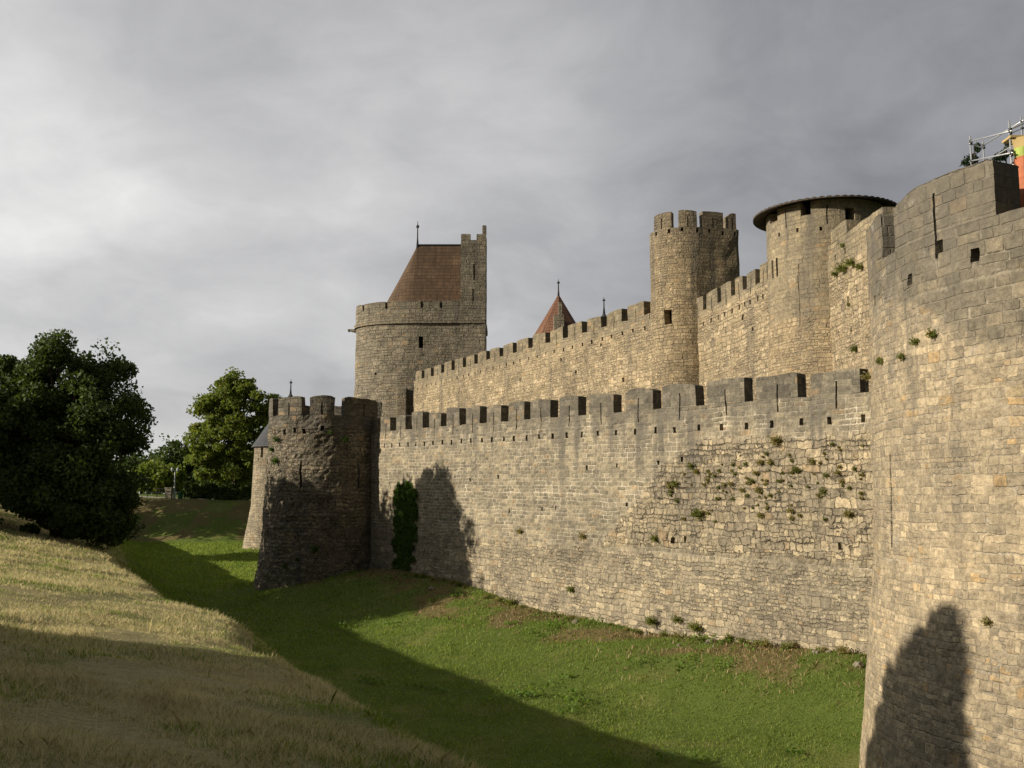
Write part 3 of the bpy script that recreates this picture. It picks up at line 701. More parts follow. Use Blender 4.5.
# wall piece right of the roofed tower
innC, ipC, slC = inner_wall('crumbling tan wall piece with a green bush on it, beside the tile roofed tower', (15.38, 40.4), (15.2, 48.0), 12.6, 12.6,
    [849], .3, [(848, 300, .2, .25), (856, 268, .25, .3), (851, 330, .2, .2)], T=1.5, hi=.68)

# ------------------------------------------------------------------ slim tower
C2 = (10.95, 61.2); p2 = horseshoe(*C2, 2.35, 13.55, .85, rot=math.radians(13))
slim = thing('round_tower', (*C2, .3), 'slim round tan tower with merlons on top and one square window, between the inner walls', 'tower', 'castle towers')
b2_ = lambda z_: max(0., 9. - z_) * .012
h2 = [feature(p2, 668, 317, .52, .9, .7)]
for px_, py_ in ((656, 234), (669, 231), (682, 229), (697, 230), (709, 231), (723, 233), (735, 234)): h2.append(feature(p2, px_, py_, .16, .24, .4))
ZT2 = ray(696, 211).z * 59.3; ZC2 = ZT2 - 1.0
shell('tower_body', p2, 0, p2.len, -.6, ZC2, .8, M['mid'], slim, h2, b2_, ds=.4, dz=.45, jit=.05, ring=True)
panel('window', p2, *h2[0][:4], .7, slim, b2_)
for pa, pb in ((655, 673), (680, 698.5), (704.5, 725), (731, 738)):
    a, b_ = p2.hit(pa)[0], p2.hit(pb)[0]; c_ = (a + b_) / 2
    shell('merlon', p2, a, b_, ZC2 + .003, ZT2, .5, M['mid'], slim, [(c_ - .04, c_ + .04, ZC2, ZT2 - .35, .3)], ds=.3, dz=.3, jit=.03, rough_top=.08)
b_ = p2.hit(738)[0]
for f in (.9, 2.9, 5.0, 7.2): shell('merlon', p2, b_ + f, b_ + f + 1.2, ZC2 + .003, ZT2, .5, M['mid'], slim, (), ds=.3, dz=.3, jit=.03)
disc('tower_floor', p2, ZC2 - .6, .7, M['post_stone'], slim)

# ------------------------------------------------------------------ tile-roofed tower
C3 = (16.05, 50.); R3 = 2.94; p3 = circle(*C3, R3, 96)
tiled = thing('round_tower', (*C3, .3), 'round tan tower under a wide shallow tiled roof with square openings below the eaves', 'tower', 'castle towers')
b3 = lambda z_: max(0., 8.5 - z_) * .055
h3 = [feature(p3, 805.5, 207, .5, .85, .7), feature(p3, 773, 214, .8, .85, .7), feature(p3, 850, 216, .5, .85, .7)]
for px_, py_ in ((779, 234.5), (797.5, 230), (820.5, 228.5)): h3.append(feature(p3, px_, py_, .13, .2, .4))
h3 += [feature(p3, 772.6, 269.5, .22, .95, .5), feature(p3, 777, 267.5, .16, .95, .5), feature(p3, 786, 219, .06, 1.0, .4), feature(p3, 827, 214, .06, 1.0, .4)]
shell('tower_body', p3, 0, p3.len, -.6, 14.25, .8, M['roofed'], tiled, h3, b3, ds=.3, dz=.4, jit=.035, ring=True)
for q in (0, 1, 2, 6, 7): panel('window', p3, *h3[q][:4], .7 if q < 3 else .5, tiled, b3)
# low cone of round tiles, their ends making a scalloped eave
V, FA, UV = [], [], []; nt = 64; seg = nt * 6; rows = 5; Re = 3.6
for und in (0, 1):
    for j in range(rows + 1):
        f = j / rows
        for i in range(seg):
            a = 2 * math.pi * i / seg; rr = Re * (1 - f)
            V.append((C3[0] + rr * math.sin(a), C3[1] - rr * math.cos(a), 14.18 + .85 * f + (abs(math.sin(a * nt / 2)) * .065 * (1 - f) if not und else -.05)))
    o_ = und * (rows + 1) * seg
    for j in range(rows):
        for i in range(seg):
            q4 = (o_ + j * seg + i, o_ + j * seg + (i + 1) % seg, o_ + (j + 1) * seg + (i + 1) % seg, o_ + (j + 1) * seg + i)
            FA.append(q4 if not und else q4[::-1]); ua, ub, va, vb = i * .06, (i + 1) * .06, j * .72, (j + 1) * .72; UV += [(ua, va), (ub, va), (ub, vb), (ua, vb)]
o_ = (rows + 1) * seg
for i in range(seg): FA.append((o_ + i, o_ + (i + 1) % seg, (i + 1) % seg, i)); UV += [(i * .06, 0), (i * .06 + .06, 0), (i * .06 + .06, .1), (i * .06, .1)]
link('roof', raw_mesh('roof', V, FA, UV), M['clay_tile'], tiled)

# ------------------------------------------------------------------ great tower with the brown roof
C1 = (-9.95, 106.); R1 = 6.75; p1 = horseshoe(*C1, R1, -2.9, .62)
great = thing('round_tower', (*C1, .3), 'great broad tower with steep brown hipped roof and a tall square turret', 'tower', 'castle towers')
h1 = [feature(p1, 421, 342, .45, 1.2, .7), feature(p1, 376, 374, .25, .3, .4)]
ZT1 = 19.95
b1_ = lambda z_: max(0, 17.5 - z_) * .012
shell('tower_body', p1, 0, p1.len, -.6, 17.6, 1., M['great'], great, h1, b1_, ds=.6, dz=.6, jit=.07, ring=True)
panel('window', p1, *h1[0][:4], .7, great, b1_)
shell('string_course', p1, 0, p1.len, 17.6, 18.0, 1.25, M['great'], great, (), None, .22, ds=.6, dz=.4, jit=.02, ring=True, bottom=True)
ph_ = []
for q in (364, 386.5, 422, 441): s_ = p1.hit(q)[0]; ph_.append((s_ - .14, s_ + .14, ZT1 - .75, ZT1, .5))
shell('parapet', p1, 0, p1.len, 18.0, ZT1, .6, M['great'], great, ph_, None, .06, ds=.6, dz=.5, jit=.05, ring=True, rough_top=.1)
disc('tower_floor', p1, 18.6, .4, M['post_stone'], great)
apex = at(417.5, 245.5, 106); ze = 19.0; re_ = 4.35
V, FA, UV = [], [], []
xr = -4.2; eave = [(C1[0] - re_ * math.sin(a), C1[1] + re_ * .85 * math.cos(a)) for a in (math.pi * i / 24 for i in range(25))]
eave = eave + [(xr, C1[1] - re_ * .85)]
top_ = [(apex.x, apex.y)] * 25 + [(xr, C1[1])]
R_ = 8
for i, ((ex, ey), (tx, ty)) in enumerate(zip(eave, top_)):
    for j in range(R_ + 1):
        f = j / R_; V.append((ex + (tx - ex) * f, ey + (ty - ey) * f, ze + (apex.z - ze) * f - .5 * f * (1 - f)))
arc = [0]
for a, b_ in zip(eave, eave[1:]): arc.append(arc[-1] + math.dist(a, b_))
for i in range(len(eave) - 1):
    for j in range(R_):
        q = i * (R_ + 1) + j; FA.append((q, q + R_ + 1, q + R_ + 2, q + 1))
        UV += [(arc[i], j * 1.05), (arc[i + 1], j * 1.05), (arc[i + 1], j * 1.05 + 1.05), (arc[i], j * 1.05 + 1.05)]
n0 = len(V)      # back slope and the gable under the ridge
V += [(xr, C1[1] + re_ * .85, ze), tuple(apex), (xr, C1[1], apex.z), (C1[0], C1[1] + re_ * .85, ze)]
FA += [(n0 + 3, n0 + 1, n0 + 2, n0)]; UV += [(0, 0), (0, 8), (6, 8), (6, 0)]
rf = link('roof', raw_mesh('roof', V, FA, UV), M['brown_tile'], great)
make('ridge', tube([(apex.x, apex.y, apex.z + .03), (xr, C1[1], apex.z + .03)], [.12, .12], 6), M['slate'], rf)
finial(apex.x, apex.y, apex.z, ray(417, 221).z * 106, rf, .07)
# turret
yf = C1[1] - R1 * .62 - .08; xl, xr2 = ray(460.5, 300).x * (yf), ray(486, 300).x * (yf)
tzt = ray(470, 234).z * yf; tzc = ray(470, 240).z * yf
tp = Path([(xl, yf), (xr2, yf), (xr2, yf + 3.2), (xl, yf + 3.2)], True)
tpd = Path([(xl + (xr2 - xl) * i / 6, yf) for i in range(6)] + [(xr2, yf + 3.2 * i / 6) for i in range(6)] + [(xr2 - (xr2 - xl) * i / 6, yf + 3.2) for i in range(6)] + [(xl, yf + 3.2 - 3.2 * i / 6) for i in range(6)], True)
htu = [feature(tpd, 474, 272, .16, 1.7, .5), feature(tpd, 473, 297, .14, 1.7, .5)]
turret = shell('turret', tpd, 0, tpd.len, 12., tzc, .7, M['great'], great, htu, ds=.6, dz=.6, jit=.04, ring=True)
wT = xr2 - xl
for a, b_, z_ in ((0.02, wT * .38, tzt), (wT * .62, wT - .02, tzt), (wT + .9, wT + 2.2, tzt), (wT * 2 + 3.25, wT * 2 + 4.2, tzt)):
    shell('merlon', tpd, a, b_, tzc + .003, z_, .5, M['great'], turret, (), ds=.4, dz=.4, jit=.03)
pz = ray(486, 225).z * yf
make('pinnacle', box(xr2 - .2, yf + .35, (tzt + pz) / 2, .42, .5, pz - tzt + .02), M['great'], turret, bev=.05)
# spout and buttress
g0 = at(357, 331, 106); make('gargoyle', tube([(g0.x + .5, g0.y, g0.z - .1), (g0.x - .2, g0.y, g0.z), (g0.x - .75, g0.y, g0.z + .08), (g0.x - .95, g0.y, g0.z + .02)], [.22, .2, .14, .2], 7), M['great'], great)
bx0 = at(402, 400, 101.2); b5 = ray(402, 388).z * 101
make('buttress', box(bx0.x, 101.9, (b5 - .6) / 2, 1.0, 2.4, b5 + .6), M['great'], great, bev=.06)

# ------------------------------------------------------------------ cone roofs inside the castle
ca_ = at(558.5, 294, 95)
red = thing('round_tower', (ca_.x, ca_.y, .3), 'tower whose pointed red tiled roof peeps over the long inner wall', 'tower', 'castle towers')
rp = circle(ca_.x, ca_.y, 3.6, 24)
shell('tower_body', rp, 0, rp.len, -.6, 12.6, .6, M['great'], red, (), ds=1., dz=1., ring=True)
rf = cone('roof', ca_.x, ca_.y, 3.9, 12.6, ca_.z, 8, M['red_tile'], red, .25); finial(ca_.x, ca_.y, ca_.z - .1, ray(561, 279).z * 95, rf, .06)
ch = at(557, 330, 92.2); ct = ray(557, 302).z * 92.2
make('chimney', join([box(ch.x + .2, 92.6, ct - 2.2, 1.0, 1.1, 2.0), box(ch.x + .35, 92.6, ct - .75, .38, .4, 1.5)]), M['great'], rf, bev=.05)
cb_ = at(604, 311, 95)
hid = thing('round_tower', (cb_.x, cb_.y, .3), 'hidden tower of which only the roof spike shows above the long inner wall', 'tower', 'castle towers')
hp = circle(cb_.x, cb_.y, 2.4, 24)
shell('tower_body', hp, 0, hp.len, -.6, 12.0, .6, M['great'], hid, (), ds=1., dz=1., ring=True)
rf = cone('roof', cb_.x, cb_.y, 2.7, 12.0, cb_.z, 12, M['slate'], hid, .2); finial(cb_.x, cb_.y, cb_.z, ray(604, 297).z * 95, rf, .06)

# ------------------------------------------------------------------ scaffolding and chute on the near tower
fz = 5.1
def top(px_, py_, Y): return at(px_, py_, Y)
scf = thing('scaffold', (11.4, 24, fz), 'silver tube guard rail scaffolding standing on top of the huge close tower', 'scaffold')
poles = [(970, 136, 24.0), (1009, 121, 21.6), (983, 141, 26.2), (1021, 117, 24.2), (1040, 108, 22.4)]
tops = [top(*q) for q in poles]
for p_ in tops: make('upright', tube([(p_.x, p_.y, fz), tuple(p_)], [.021, .021], 8), M['steel'], scf, smooth=True)
def rail(a, b_, dz1, dz2=None, ext=.12):
    A_, B_ = tops[a].copy(), tops[b_].copy(); A_.z -= dz1; B_.z -= dz1 if dz2 is None else dz2
    d_ = (B_ - A_).normalized() * ext
    make('rail', tube([tuple(A_ - d_), tuple(B_ + d_)], [.018, .018], 8), M['steel'], scf, smooth=True)
    for e_ in (A_, B_): make('coupler', box(e_.x, e_.y - .03, e_.z, .06, .06, .06, .4), M['iron'], scf, bev=.012)
for hgt in (.12, .62): rail(0, 1, hgt + .02, hgt + .12)
for hgt in (.12, .6): rail(2, 3, hgt)
rail(0, 2, .2); rail(0, 2, .7); rail(1, 3, .3); rail(1, 3, .8); rail(1, 4, .2); rail(1, 4, .7)
rail(0, 1, 1.02, 1.02)
make('deck', join([box(11.35, 23.1 + .28 * i, fz + .12, .24, .24, .05) for i in range(4)] + [tube([(11.0, 22.3, fz + .06), (11.3, 24.4, fz + .06)], [.05, .05], 6)]), M['plank'], scf)
chu = thing('rubble_chute', (11.42, 21.6, fz), 'orange rubble chute with a lime collar and a yellow board hopper beside the scaffolding', 'chute')
cx_, cy_ = 11.42, 21.6; zt_ = ray(1018, 158).z * cy_
n_ = 5; hh_ = (zt_ - fz) / n_
for i in range(n_):
    z0_ = fz + i * hh_
    make('chute_section', tube([(cx_, cy_, z0_ + .01), (cx_, cy_, z0_ + hh_ * .9), (cx_, cy_, z0_ + hh_ - .005)], [.17, .21, .22], 20, True), M['orange'], chu, smooth=False)
z2_ = ray(1018, 149).z * cy_
make('collar', tube([(cx_, cy_, zt_), (cx_, cy_, z2_)], [.19, .22], 20), M['lime'], chu)
z3_ = ray(1018, 139).z * cy_
make('hopper', join([tube([(cx_, cy_, z2_ + .003), (cx_, cy_, z3_)], [.22, .29], 4), box(cx_ - .12, cy_ + .1, z3_ + .03, .42, .4, .05)]), M['plank'], chu)

# ------------------------------------------------------------------ vegetation
def leaf_mesh(name, C, size, up=.3, aspect=.6, rng=RNG):
    """one small pointed leaf (rhombus) per centre"""
    N = len(C); n = rng.normal(size=(N, 3)); n[:, 2] += up; n /= np.linalg.norm(n, axis=1)[:, None]
    a = np.cross(n, rng.normal(size=(N, 3))); a /= np.linalg.norm(a, axis=1)[:, None]; b2 = np.cross(n, a)
    s_ = (size * rng.uniform(.6, 1.3, N))[:, None]
    V = np.stack([C - a * s_ * .5, C + b2 * s_ * .5 * aspect, C + a * s_ * .5 + n * s_ * .1, C - b2 * s_ * .5 * aspect], 1)
    return np_mesh(name, V.reshape(-1, 3), N, 4)
def tree(name, base, h, crown, nleaf, size, mat, label, cat='tree', group=None, clump=.95, trunk_r=.3, seed=1, nclump=None, gap=.0):
    """crown: list of ellipsoids (dx, dy, z, rx, ry, rz) relative to the base"""
    rng = np.random.default_rng(seed); bx_, by_, bz_ = base
    o = thing(name, base, label, cat, group)
    vol = np.array([e[3] * e[4] * e[5] for e in crown]) ** .75; cl = []
    nclump = nclump or int(60 + vol.sum() * 3)
    for e, v_ in zip(crown, vol / vol.sum()):
        k_ = max(6, int(nclump * v_)); d_ = rng.normal(size=(k_, 3)); d_ /= np.linalg.norm(d_, axis=1)[:, None]
        r_ = rng.uniform(.35, 1.0, k_) ** .45
        bump_ = 1 + .16 * np.sin(d_[:, 0] * 7 + seed) * np.sin(d_[:, 2] * 6 + d_[:, 1] * 5 + seed)
        cl.append(np.array([bx_ + e[0], by_ + e[1], bz_ + e[2]]) + d_ * (r_ * bump_)[:, None] * np.array(e[3:6]))
    cl = np.vstack(cl); k_ = len(cl); per = rng.dirichlet(np.ones(k_) * 3) * nleaf
    cs = []
    for c_, n_ in zip(cl, per):
        n_ = int(n_)
        if n_ < 1: continue
        rad = clump * rng.uniform(.6, 1.35); d_ = rng.normal(size=(n_, 3)); d_ /= np.linalg.norm(d_, axis=1)[:, None]
        r_ = rng.uniform(0, 1, n_) ** .5
        cs.append(c_ + d_ * (r_ * rad)[:, None] * np.array([1.15, 1.15, .75]))
    C = np.vstack(cs); gzv = ground_z(C[:, 0], C[:, 1]); C = C[C[:, 2] > gzv + .05]
    link('crown', leaf_mesh('crown', C, size, rng=rng), mat, o)
    parts = []; th2 = h * .55; lean = rng.normal(size=2) * h * .02
    tr_ = [Vector((bx_, by_, bz_ - .3)), Vector((bx_ + lean[0] * .3, by_ + lean[1] * .3, bz_ + th2 * .4)), Vector((bx_ + lean[0], by_ + lean[1], bz_ + th2)), Vector((bx_ + lean[0] * 1.6, by_ + lean[1] * 1.3, bz_ + h * .86))]
    parts.append(tube(tr_, [trunk_r * 1.35, trunk_r * .9, trunk_r * .6, trunk_r * .12], 9))
    for c_ in cl[rng.permutation(k_)[:26]]:
        f = rng.uniform(.3, .95); st = tr_[1].lerp(tr_[2], f); e = Vector(c_)
        if e.z < st.z - 1: continue
        parts.append(tube([st, st.lerp(e, .5) + Vector((0, 0, .3)), e], [trunk_r * .38, trunk_r * .22, trunk_r * .06], 6))
    make('trunk', join(parts), M['bark'], o, smooth=True)
    return o
def on(x_, y_): return (x_, y_, gz(x_, y_))
# big dark tree on the bank
bt = on(-23.3, 52.0)
tree('broadleaf_tree', bt, 10.8, [(0, 0, 5.8, 3.9, 3.7, 4.6), (-2.1, 0, 4.7, 3.6, 3.6, 3.8), (1.4, -.6, 4.2, 2.7, 2.8, 3.6), (-.2, .2, 8.3, 2.2, 2.2, 1.5), (1.8, .3, 6.9, 2.0, 2.1, 1.8), (1.3, -1., 1.8, 3., 3., 1.9), (1.5, 0, 2.0, 2.2, 2.4, 2.2), (-2.5, -.6, 2.2, 3.4, 3., 2.2), (-4.2, 1, 6.2, 3., 2.6, 3.4)],
     150000, .21, M['leaf_dark'], 'big dark bushy tree standing on the dry grass bank', 'tree', seed=3, clump=.72, trunk_r=.38, nclump=420)
mt = on(*at(233, 500, 133).xy)
tree('broadleaf_tree', mt, 17, [(0, 0, 9, 5.0, 5, 7.), (-3., 0, 11, 3.0, 3.2, 3.2), (2.2, 0, 12.5, 3.6, 3.4, 3.4), (-3.2, -1, 6.5, 2.8, 3, 3.6), (2.5, 0, 6.5, 3.4, 3.4, 4.5), (.3, 0, 15.4, 2.4, 2.4, 1.6), (6, 2, 12.2, 1.8, 1.8, 1.5)],
     50000, .42, M['leaf_bright'], 'tall bright green tree behind the hedge, beside the slate roofed tower', 'tree', seed=8, clump=1.0, trunk_r=.4, nclump=260)
for i, (px_, Y, hh, ww, mk, lab) in enumerate([
    (178, 168, 9.6, 4.6, 'leaf_dark', 'low dome shaped tree in the distance right behind the lamp post'),
    (157, 160, 5.2, 3.6, 'leaf_bright', 'small yellowish tree in the distance beside the railing'),
    (141, 175, 7.6, 4.5, 'leaf_dark', 'distant bushy tree half hidden by the big dark tree'),
    (198, 172, 8.0, 4.5, 'leaf_mid', 'distant dark tree between the lamp post and the tall bright tree'),
    (228, 158, 6.5, 4.5, 'leaf_mid', 'distant low tree behind the trunk of the tall bright tree'),
    (252, 160, 6.5, 4.5, 'leaf_mid', 'distant low tree just beyond the slate roofed tower'),
    (281, 150, 15.0, 4.2, 'leaf_mid', 'tree crown seen just above the slate roofed tower')]):
    b_ = on(*at(px_, 495, Y).xy)
    tree('broadleaf_tree', b_, hh, [(0, 0, hh * .55, ww, ww, hh * .42), (-ww * .5, 0, hh * .42, ww * .6, ww * .6, hh * .34), (ww * .5, 0, hh * .45, ww * .6, ww * .6, hh * .36)], 6000, .62, M[mk], lab, 'tree', 'distant trees', seed=20 + i, clump=1.2, trunk_r=.22)
for i, (x_, y_, hh, rr_, n_, lab) in enumerate([(-38., 46.3, 9.5, 3.6, 16000, 'broad tree further along the bank, on the sunny side of the big dark tree'),
    (-31.8, 53.6, 11, 3.1, 6500, 'slim tree on the bank just beyond the big dark tree'), (-33, 57.3, 8.4, 3.6, 5200, 'low tree on the bank hidden behind the big dark tree, nearest of three'), (-44, 84, 8, 4.5, 14000, 'tree on the bank hidden behind the big dark tree, middle of three'), (-56, 119, 14, 5.5, 14000, 'tree on the bank hidden behind the big dark tree, farthest of three')]):
    tree('broadleaf_tree', on(x_, y_), hh, [(0, 0, hh * .5, rr_, rr_, hh * .46), (1.5, -1, hh * .4, rr_ * .8, rr_ * .8, hh * .38), (-1.5, 1.5, hh * .42, rr_ * .8, rr_ * .8, hh * .4)], n_, .5, M['leaf_dark'], lab, 'tree', 'trees along the bank', seed=70 + i, clump=1.2, trunk_r=.3)
wx = RNG.uniform(-125, -38, 9000); wy = 215 + RNG.uniform(-6, 6, 9000); wz = (5.5 + 2.2 * np.sin(wx * .21) + 1.4 * np.sin(wx * .53 + 1)) * RNG.uniform(0, 1, 9000) ** .7
link('distant_wood', leaf_mesh('distant_wood', np.stack([wx, wy, wz - .6], 1), 1.3), M['leaf_mid'], None, label='far line of woods closing the view beyond the road', cat='woods', kind='stuff')
# hedge along the top of the far slope
hd = thing('hedge', on(*at(222, 508, 131).xy), 'dark clipped hedge along the top of the far ditch slope', 'hedge')
A_, B_ = at(184, 505, 131), at(252, 505, 130); N = 9000
f = RNG.uniform(0, 1, N); C = np.stack([A_.x + (B_.x - A_.x) * f, A_.y + (B_.y - A_.y) * f + RNG.uniform(-.6, .6, N), RNG.uniform(-.1, 1.9, N) + .25 * np.sin(f * 21) + .15 * np.sin(f * 47)], 1)
C[:, 2] += ground_z(C[:, 0], C[:, 1]); link('foliage', leaf_mesh('foliage', C, .3), M['leaf_dark'], hd)
for q in np.linspace(.04, .96, 12):
    x_ = A_.x + (B_.x - A_.x) * q
    make('stem', tube([(x_, A_.y, gz(x_, A_.y) - .15), (x_ + .1, A_.y, gz(x_, A_.y) + .9)], [.06, .03], 5), M['bark'], hd)
# conifers behind the near tower
def conifer(px_, py_, Y, r, label, seed, cat='conifer', mat='needle', loc=None, h=None, n=9000, narrow=1., sz=.28):
    rng = np.random.default_rng(seed)
    if loc is None: tp_ = at(px_, py_, Y); b_ = on(tp_.x, tp_.y); h = tp_.z - b_[2]
    else: b_ = on(*loc)
    o = thing('conifer_tree', b_, label, cat); f = rng.uniform(0, 1, n) ** .75
    nb_ = 44; br = rng.integers(0, nb_, n); brz = (np.arange(nb_) + .5) / nb_; zf_ = brz[br]; an = br * 2.4 + rng.normal(0, .22, n)
    rr = r * (1 - zf_) ** narrow * rng.uniform(.1, 1, n) ** .6 + .06
    C = np.stack([b_[0] + rr * np.sin(an), b_[1] + rr * np.cos(an), b_[2] + h * (.06 + .94 * zf_) - rr * .12 + rng.normal(0, .07, n)], 1)
    link('crown', leaf_mesh('crown', C, sz, aspect=.28, rng=rng), M[mat], o)
    make('trunk', tube([(b_[0], b_[1], b_[2] - .3), (b_[0], b_[1], b_[2] + h * .5), (b_[0], b_[1], b_[2] + h)], [.22, .12, .02], 8), M['bark'], o)
    return o
conifer(974, 145, 46, 4.6, 'dark conifer top behind the left end of the scaffolding', 31, narrow=.7, n=16000)
conifer(1005, 140, 48, 5.0, 'dark conifer top behind the yellow hopper of the chute', 32, narrow=.7, n=16000)
conifer(1040, 118, 44, 2.8, 'tall conifer behind the close tower, mostly out of view', 33)

# trees on the bank outside the picture on the sunny side: they shade the foreground
lob = []
for z_ in np.arange(3.2, 6.9, .5):
    y1_ = max(-.2, (6.9 - z_) * .85)
    for yy in np.arange(-.6, y1_ + .05, .5): lob.append((0, yy, z_, .8, .42, .45))
lob.append((0, -.45, 7.0, .5, .4, .5))
tree('broadleaf_tree', on(-17., 14.2), 7.4, lob, 60000, .2, M['leaf_dark'],
     'small leaning pointed tree on the bank beside the row of shrubs', 'tree', None, clump=.36, trunk_r=.14, seed=41, nclump=700)
SHADE = [(-14., 9.8, 2.8, 1.6), (-13.5, 8.6, 4.2, 2.3), (-13, 6.6, 4.4, 2.7), (-12, 3.8, 4.4, 2.6), (-12, .6, 4.2, 2.6), (-11, -3, 3.6, 2.6), (-11, -7, 3.6, 2.6)]
for i, (x_, y_, h_, r_) in enumerate(SHADE):
    b_ = on(x_, y_)
    tree('shrub', b_, h_, [(0, 0, h_ * .5, r_, r_, h_ * .5), (.5, .8, h_ * .42, r_ * .8, r_ * .8, h_ * .42)], 9000, .34, M['leaf_dark'], 'dense shrub in a row on the bank beside the ditch', 'shrub', 'row of bank shrubs', seed=50 + i, clump=.7, trunk_r=.1)

# ivy on the outer wall
ivp = [(393, 405), (420, 405)]
sI0, sI1 = ow(418, 500)[0], ow(395, 500)[0]; N = 9000
f = RNG.uniform(0, 1, N); g_ = RNG.uniform(0, 1, N)
s_ = np.array([min(sI0, sI1)] * N) + abs(sI1 - sI0) * f; zI0, zI1 = -4.7, ow(405, 478)[1]
edge = .10 * np.sin(g_ * 23) + .08 * np.sin(g_ * 51 + 1); topv = zI1 - .9 * np.abs(f - .55 + .15 * np.sin(f * 9)) ** 1.2 * 1.6 - .35 * np.abs(np.sin(f * 17))
zI = zI0 + (topv - zI0) * g_; keep = (np.abs(f - .5 + edge) < .46 - .12 * (g_ < .3) + .03 * np.sin(g_ * 77))
xy = np.array([owp.pos(q)[:4] for q in s_]); dep = RNG.uniform(-.02, .09, N) + .025 * np.sin(f * 14) * np.sin(g_ * 21)
bt_ = np.array([obat(q) for q in zI]) + .02
C = np.stack([xy[:, 0] + xy[:, 2] * (dep + bt_), xy[:, 1] + xy[:, 3] * (dep + bt_), zI], 1)[keep]
ivo = thing('ivy', (float(C[:, 0].mean()), float(C[:, 1].mean()), -4.5), 'dark green ivy column climbing the shaded end of the outer wall', 'ivy')
link('foliage', leaf_mesh('foliage', C, .22, aspect=.85), M['ivy'], ivo)
stp = []
for q in (.3, .5, .68):
    sa_ = min(sI0, sI1) + abs(sI1 - sI0) * q; pts = []
    for z_ in np.linspace(-4.9, zI1 - .9, 7):
        x_, y_, a1, a2 = owp.pos(sa_ + .12 * math.sin(z_ * 2 + q * 9)); o_ = obat(z_) + .02; pts.append((x_ + a1 * o_, y_ + a2 * o_, z_))
    stp.append(tube(pts, [.04] * 6 + [.015], 5))
make('stems', join(stp), M['bark'], ivo)

# tufts on the walls
def tuft(x_, y_, z_, nx2, ny2, r, mat, label, group, cat='plant', n=None, name='wall_plant', drop=.0, sz=None):
    n = n or int(30 + 300 * r); rng = np.random.default_rng(int(abs(x_ * 913 + z_ * 77 + y_ * 31)) % 99991)
    d_ = rng.normal(size=(n, 3)); d_ /= np.linalg.norm(d_, axis=1)[:, None]; d_ *= (rng.uniform(0, 1, n) ** .6)[:, None]
    C = np.stack([x_ + r * d_[:, 0] + nx2 * r * .55, y_ + r * d_[:, 1] + ny2 * r * .55, z_ + r * .8 * d_[:, 2] + r * .25 - drop * r], 1)
    root = np.array([x_ - nx2 * .03, y_ - ny2 * .03, z_ - drop * r]); D_ = C - root
    w_ = np.cross(D_, rng.normal(size=D_.shape)); w_ /= np.linalg.norm(w_, axis=1)[:, None] + 1e-9; w_ *= (.010 + .018 * r)
    mid_ = root + D_ * .6 + np.array([nx2, ny2, .0]) * r * .12
    V = np.stack([np.broadcast_to(root, C.shape), mid_ + w_, C, mid_ - w_], 1).reshape(-1, 3)
    me_ = leaf_mesh(name, C, sz or (.06 + .10 * r), aspect=.4, rng=rng); co = np.empty(len(me_.vertices) * 3, 'f'); me_.vertices.foreach_get('co', co); bpy.data.meshes.remove(me_)
    return link(name, np_mesh(name, np.vstack([co.reshape(-1, 3), V]), None, 4), mat, None, label=label, cat=cat, group=group)
def wall_tuft(px_, py_, r, mat, label=None, group='weed tufts rooted in the outer wall', bat=obat, path=owp):
    s_, z_, Y = path.hit(px_, py_); x_, y_, a, b2 = path.pos(s_); o_ = (bat(z_) if bat else 0)
    return tuft(x_ + a * o_, y_ + b2 * o_, z_, a, b2, r, mat, label or 'small weed tuft growing from the joints of the weedy upper outer wall', group)
NAMED = [(701, 516, .36, 'weed', 'largest round green bush sprouting halfway up the outer wall'),
    (656, 540, .27, 'weed', 'green tuft on the ledge between the two bands of the outer wall'),
    (677, 485, .24, 'weed', 'leafy tuft just above and beside the largest bush on the outer wall'),
    (692, 467, .22, 'weed', 'tuft under the putlog holes at the upper edge of the rugged patch'),
    (658, 622, .34, 'weed', 'upright green plant at the foot of the outer wall, leftmost of three'),
    (683, 620, .30, 'weed', 'green plant at the foot of the outer wall, middle of three'),
    (702, 628, .36, 'weed', 'rounded green plant at the foot of the outer wall, rightmost of three'),
    (772, 645, .30, 'weed', 'low plant where the outer wall meets the grass slope'),
    (778, 442, .34, 'weed_dry', 'wide dry tuft under the merlons of the outer wall'),
    (575, 590, .25, 'weed', 'dull green tuft low on the outer wall face'),
    (521, 532, .22, 'weed_dry', 'dry tuft on the joint line of the outer wall'),
    (584, 537, .24, 'weed_dry', 'dry tuft left of the ledge plant on the outer wall'),
    (850, 515, .24, 'weed_dry', 'dry tuft near the close tower on the outer wall')]
for px_, py_, r, mk, lab in NAMED: wall_tuft(px_, py_, r, M[mk], lab)
for i in range(110):
    px_ = random.uniform(668, 864); top_y = 462 - (px_ - 690) * .13; py_ = random.triangular(top_y, 535, top_y + 12)
    wall_tuft(px_, py_, random.choice((.06, .08, .1, .13, .17)) * random.uniform(.8, 1.2), M['weed' if random.random() < .4 else 'weed_dry'])
for px_ in (690, 715, 735, 750, 790, 800, 812, 824, 832, 843, 852, 858, 847, 838):
    wall_tuft(px_, 634 + (px_ - 690) * .145 + random.uniform(-3, 6), random.uniform(.2, .36), M['weed_dry' if random.random() < .6 else 'weed'], 'dry grass tuft along the foot of the outer wall by the close tower', 'tufts at the foot of the outer wall')
for px_ in (470, 485, 497, 508, 518, 530, 445, 458):
    wall_tuft(px_, 590 + (px_ - 470) * .3, random.uniform(.25, .5), M['weed' if random.random() < .7 else 'weed_dry'], 'weed clump at the shaded foot of the outer wall', 'weeds at the shaded wall foot')
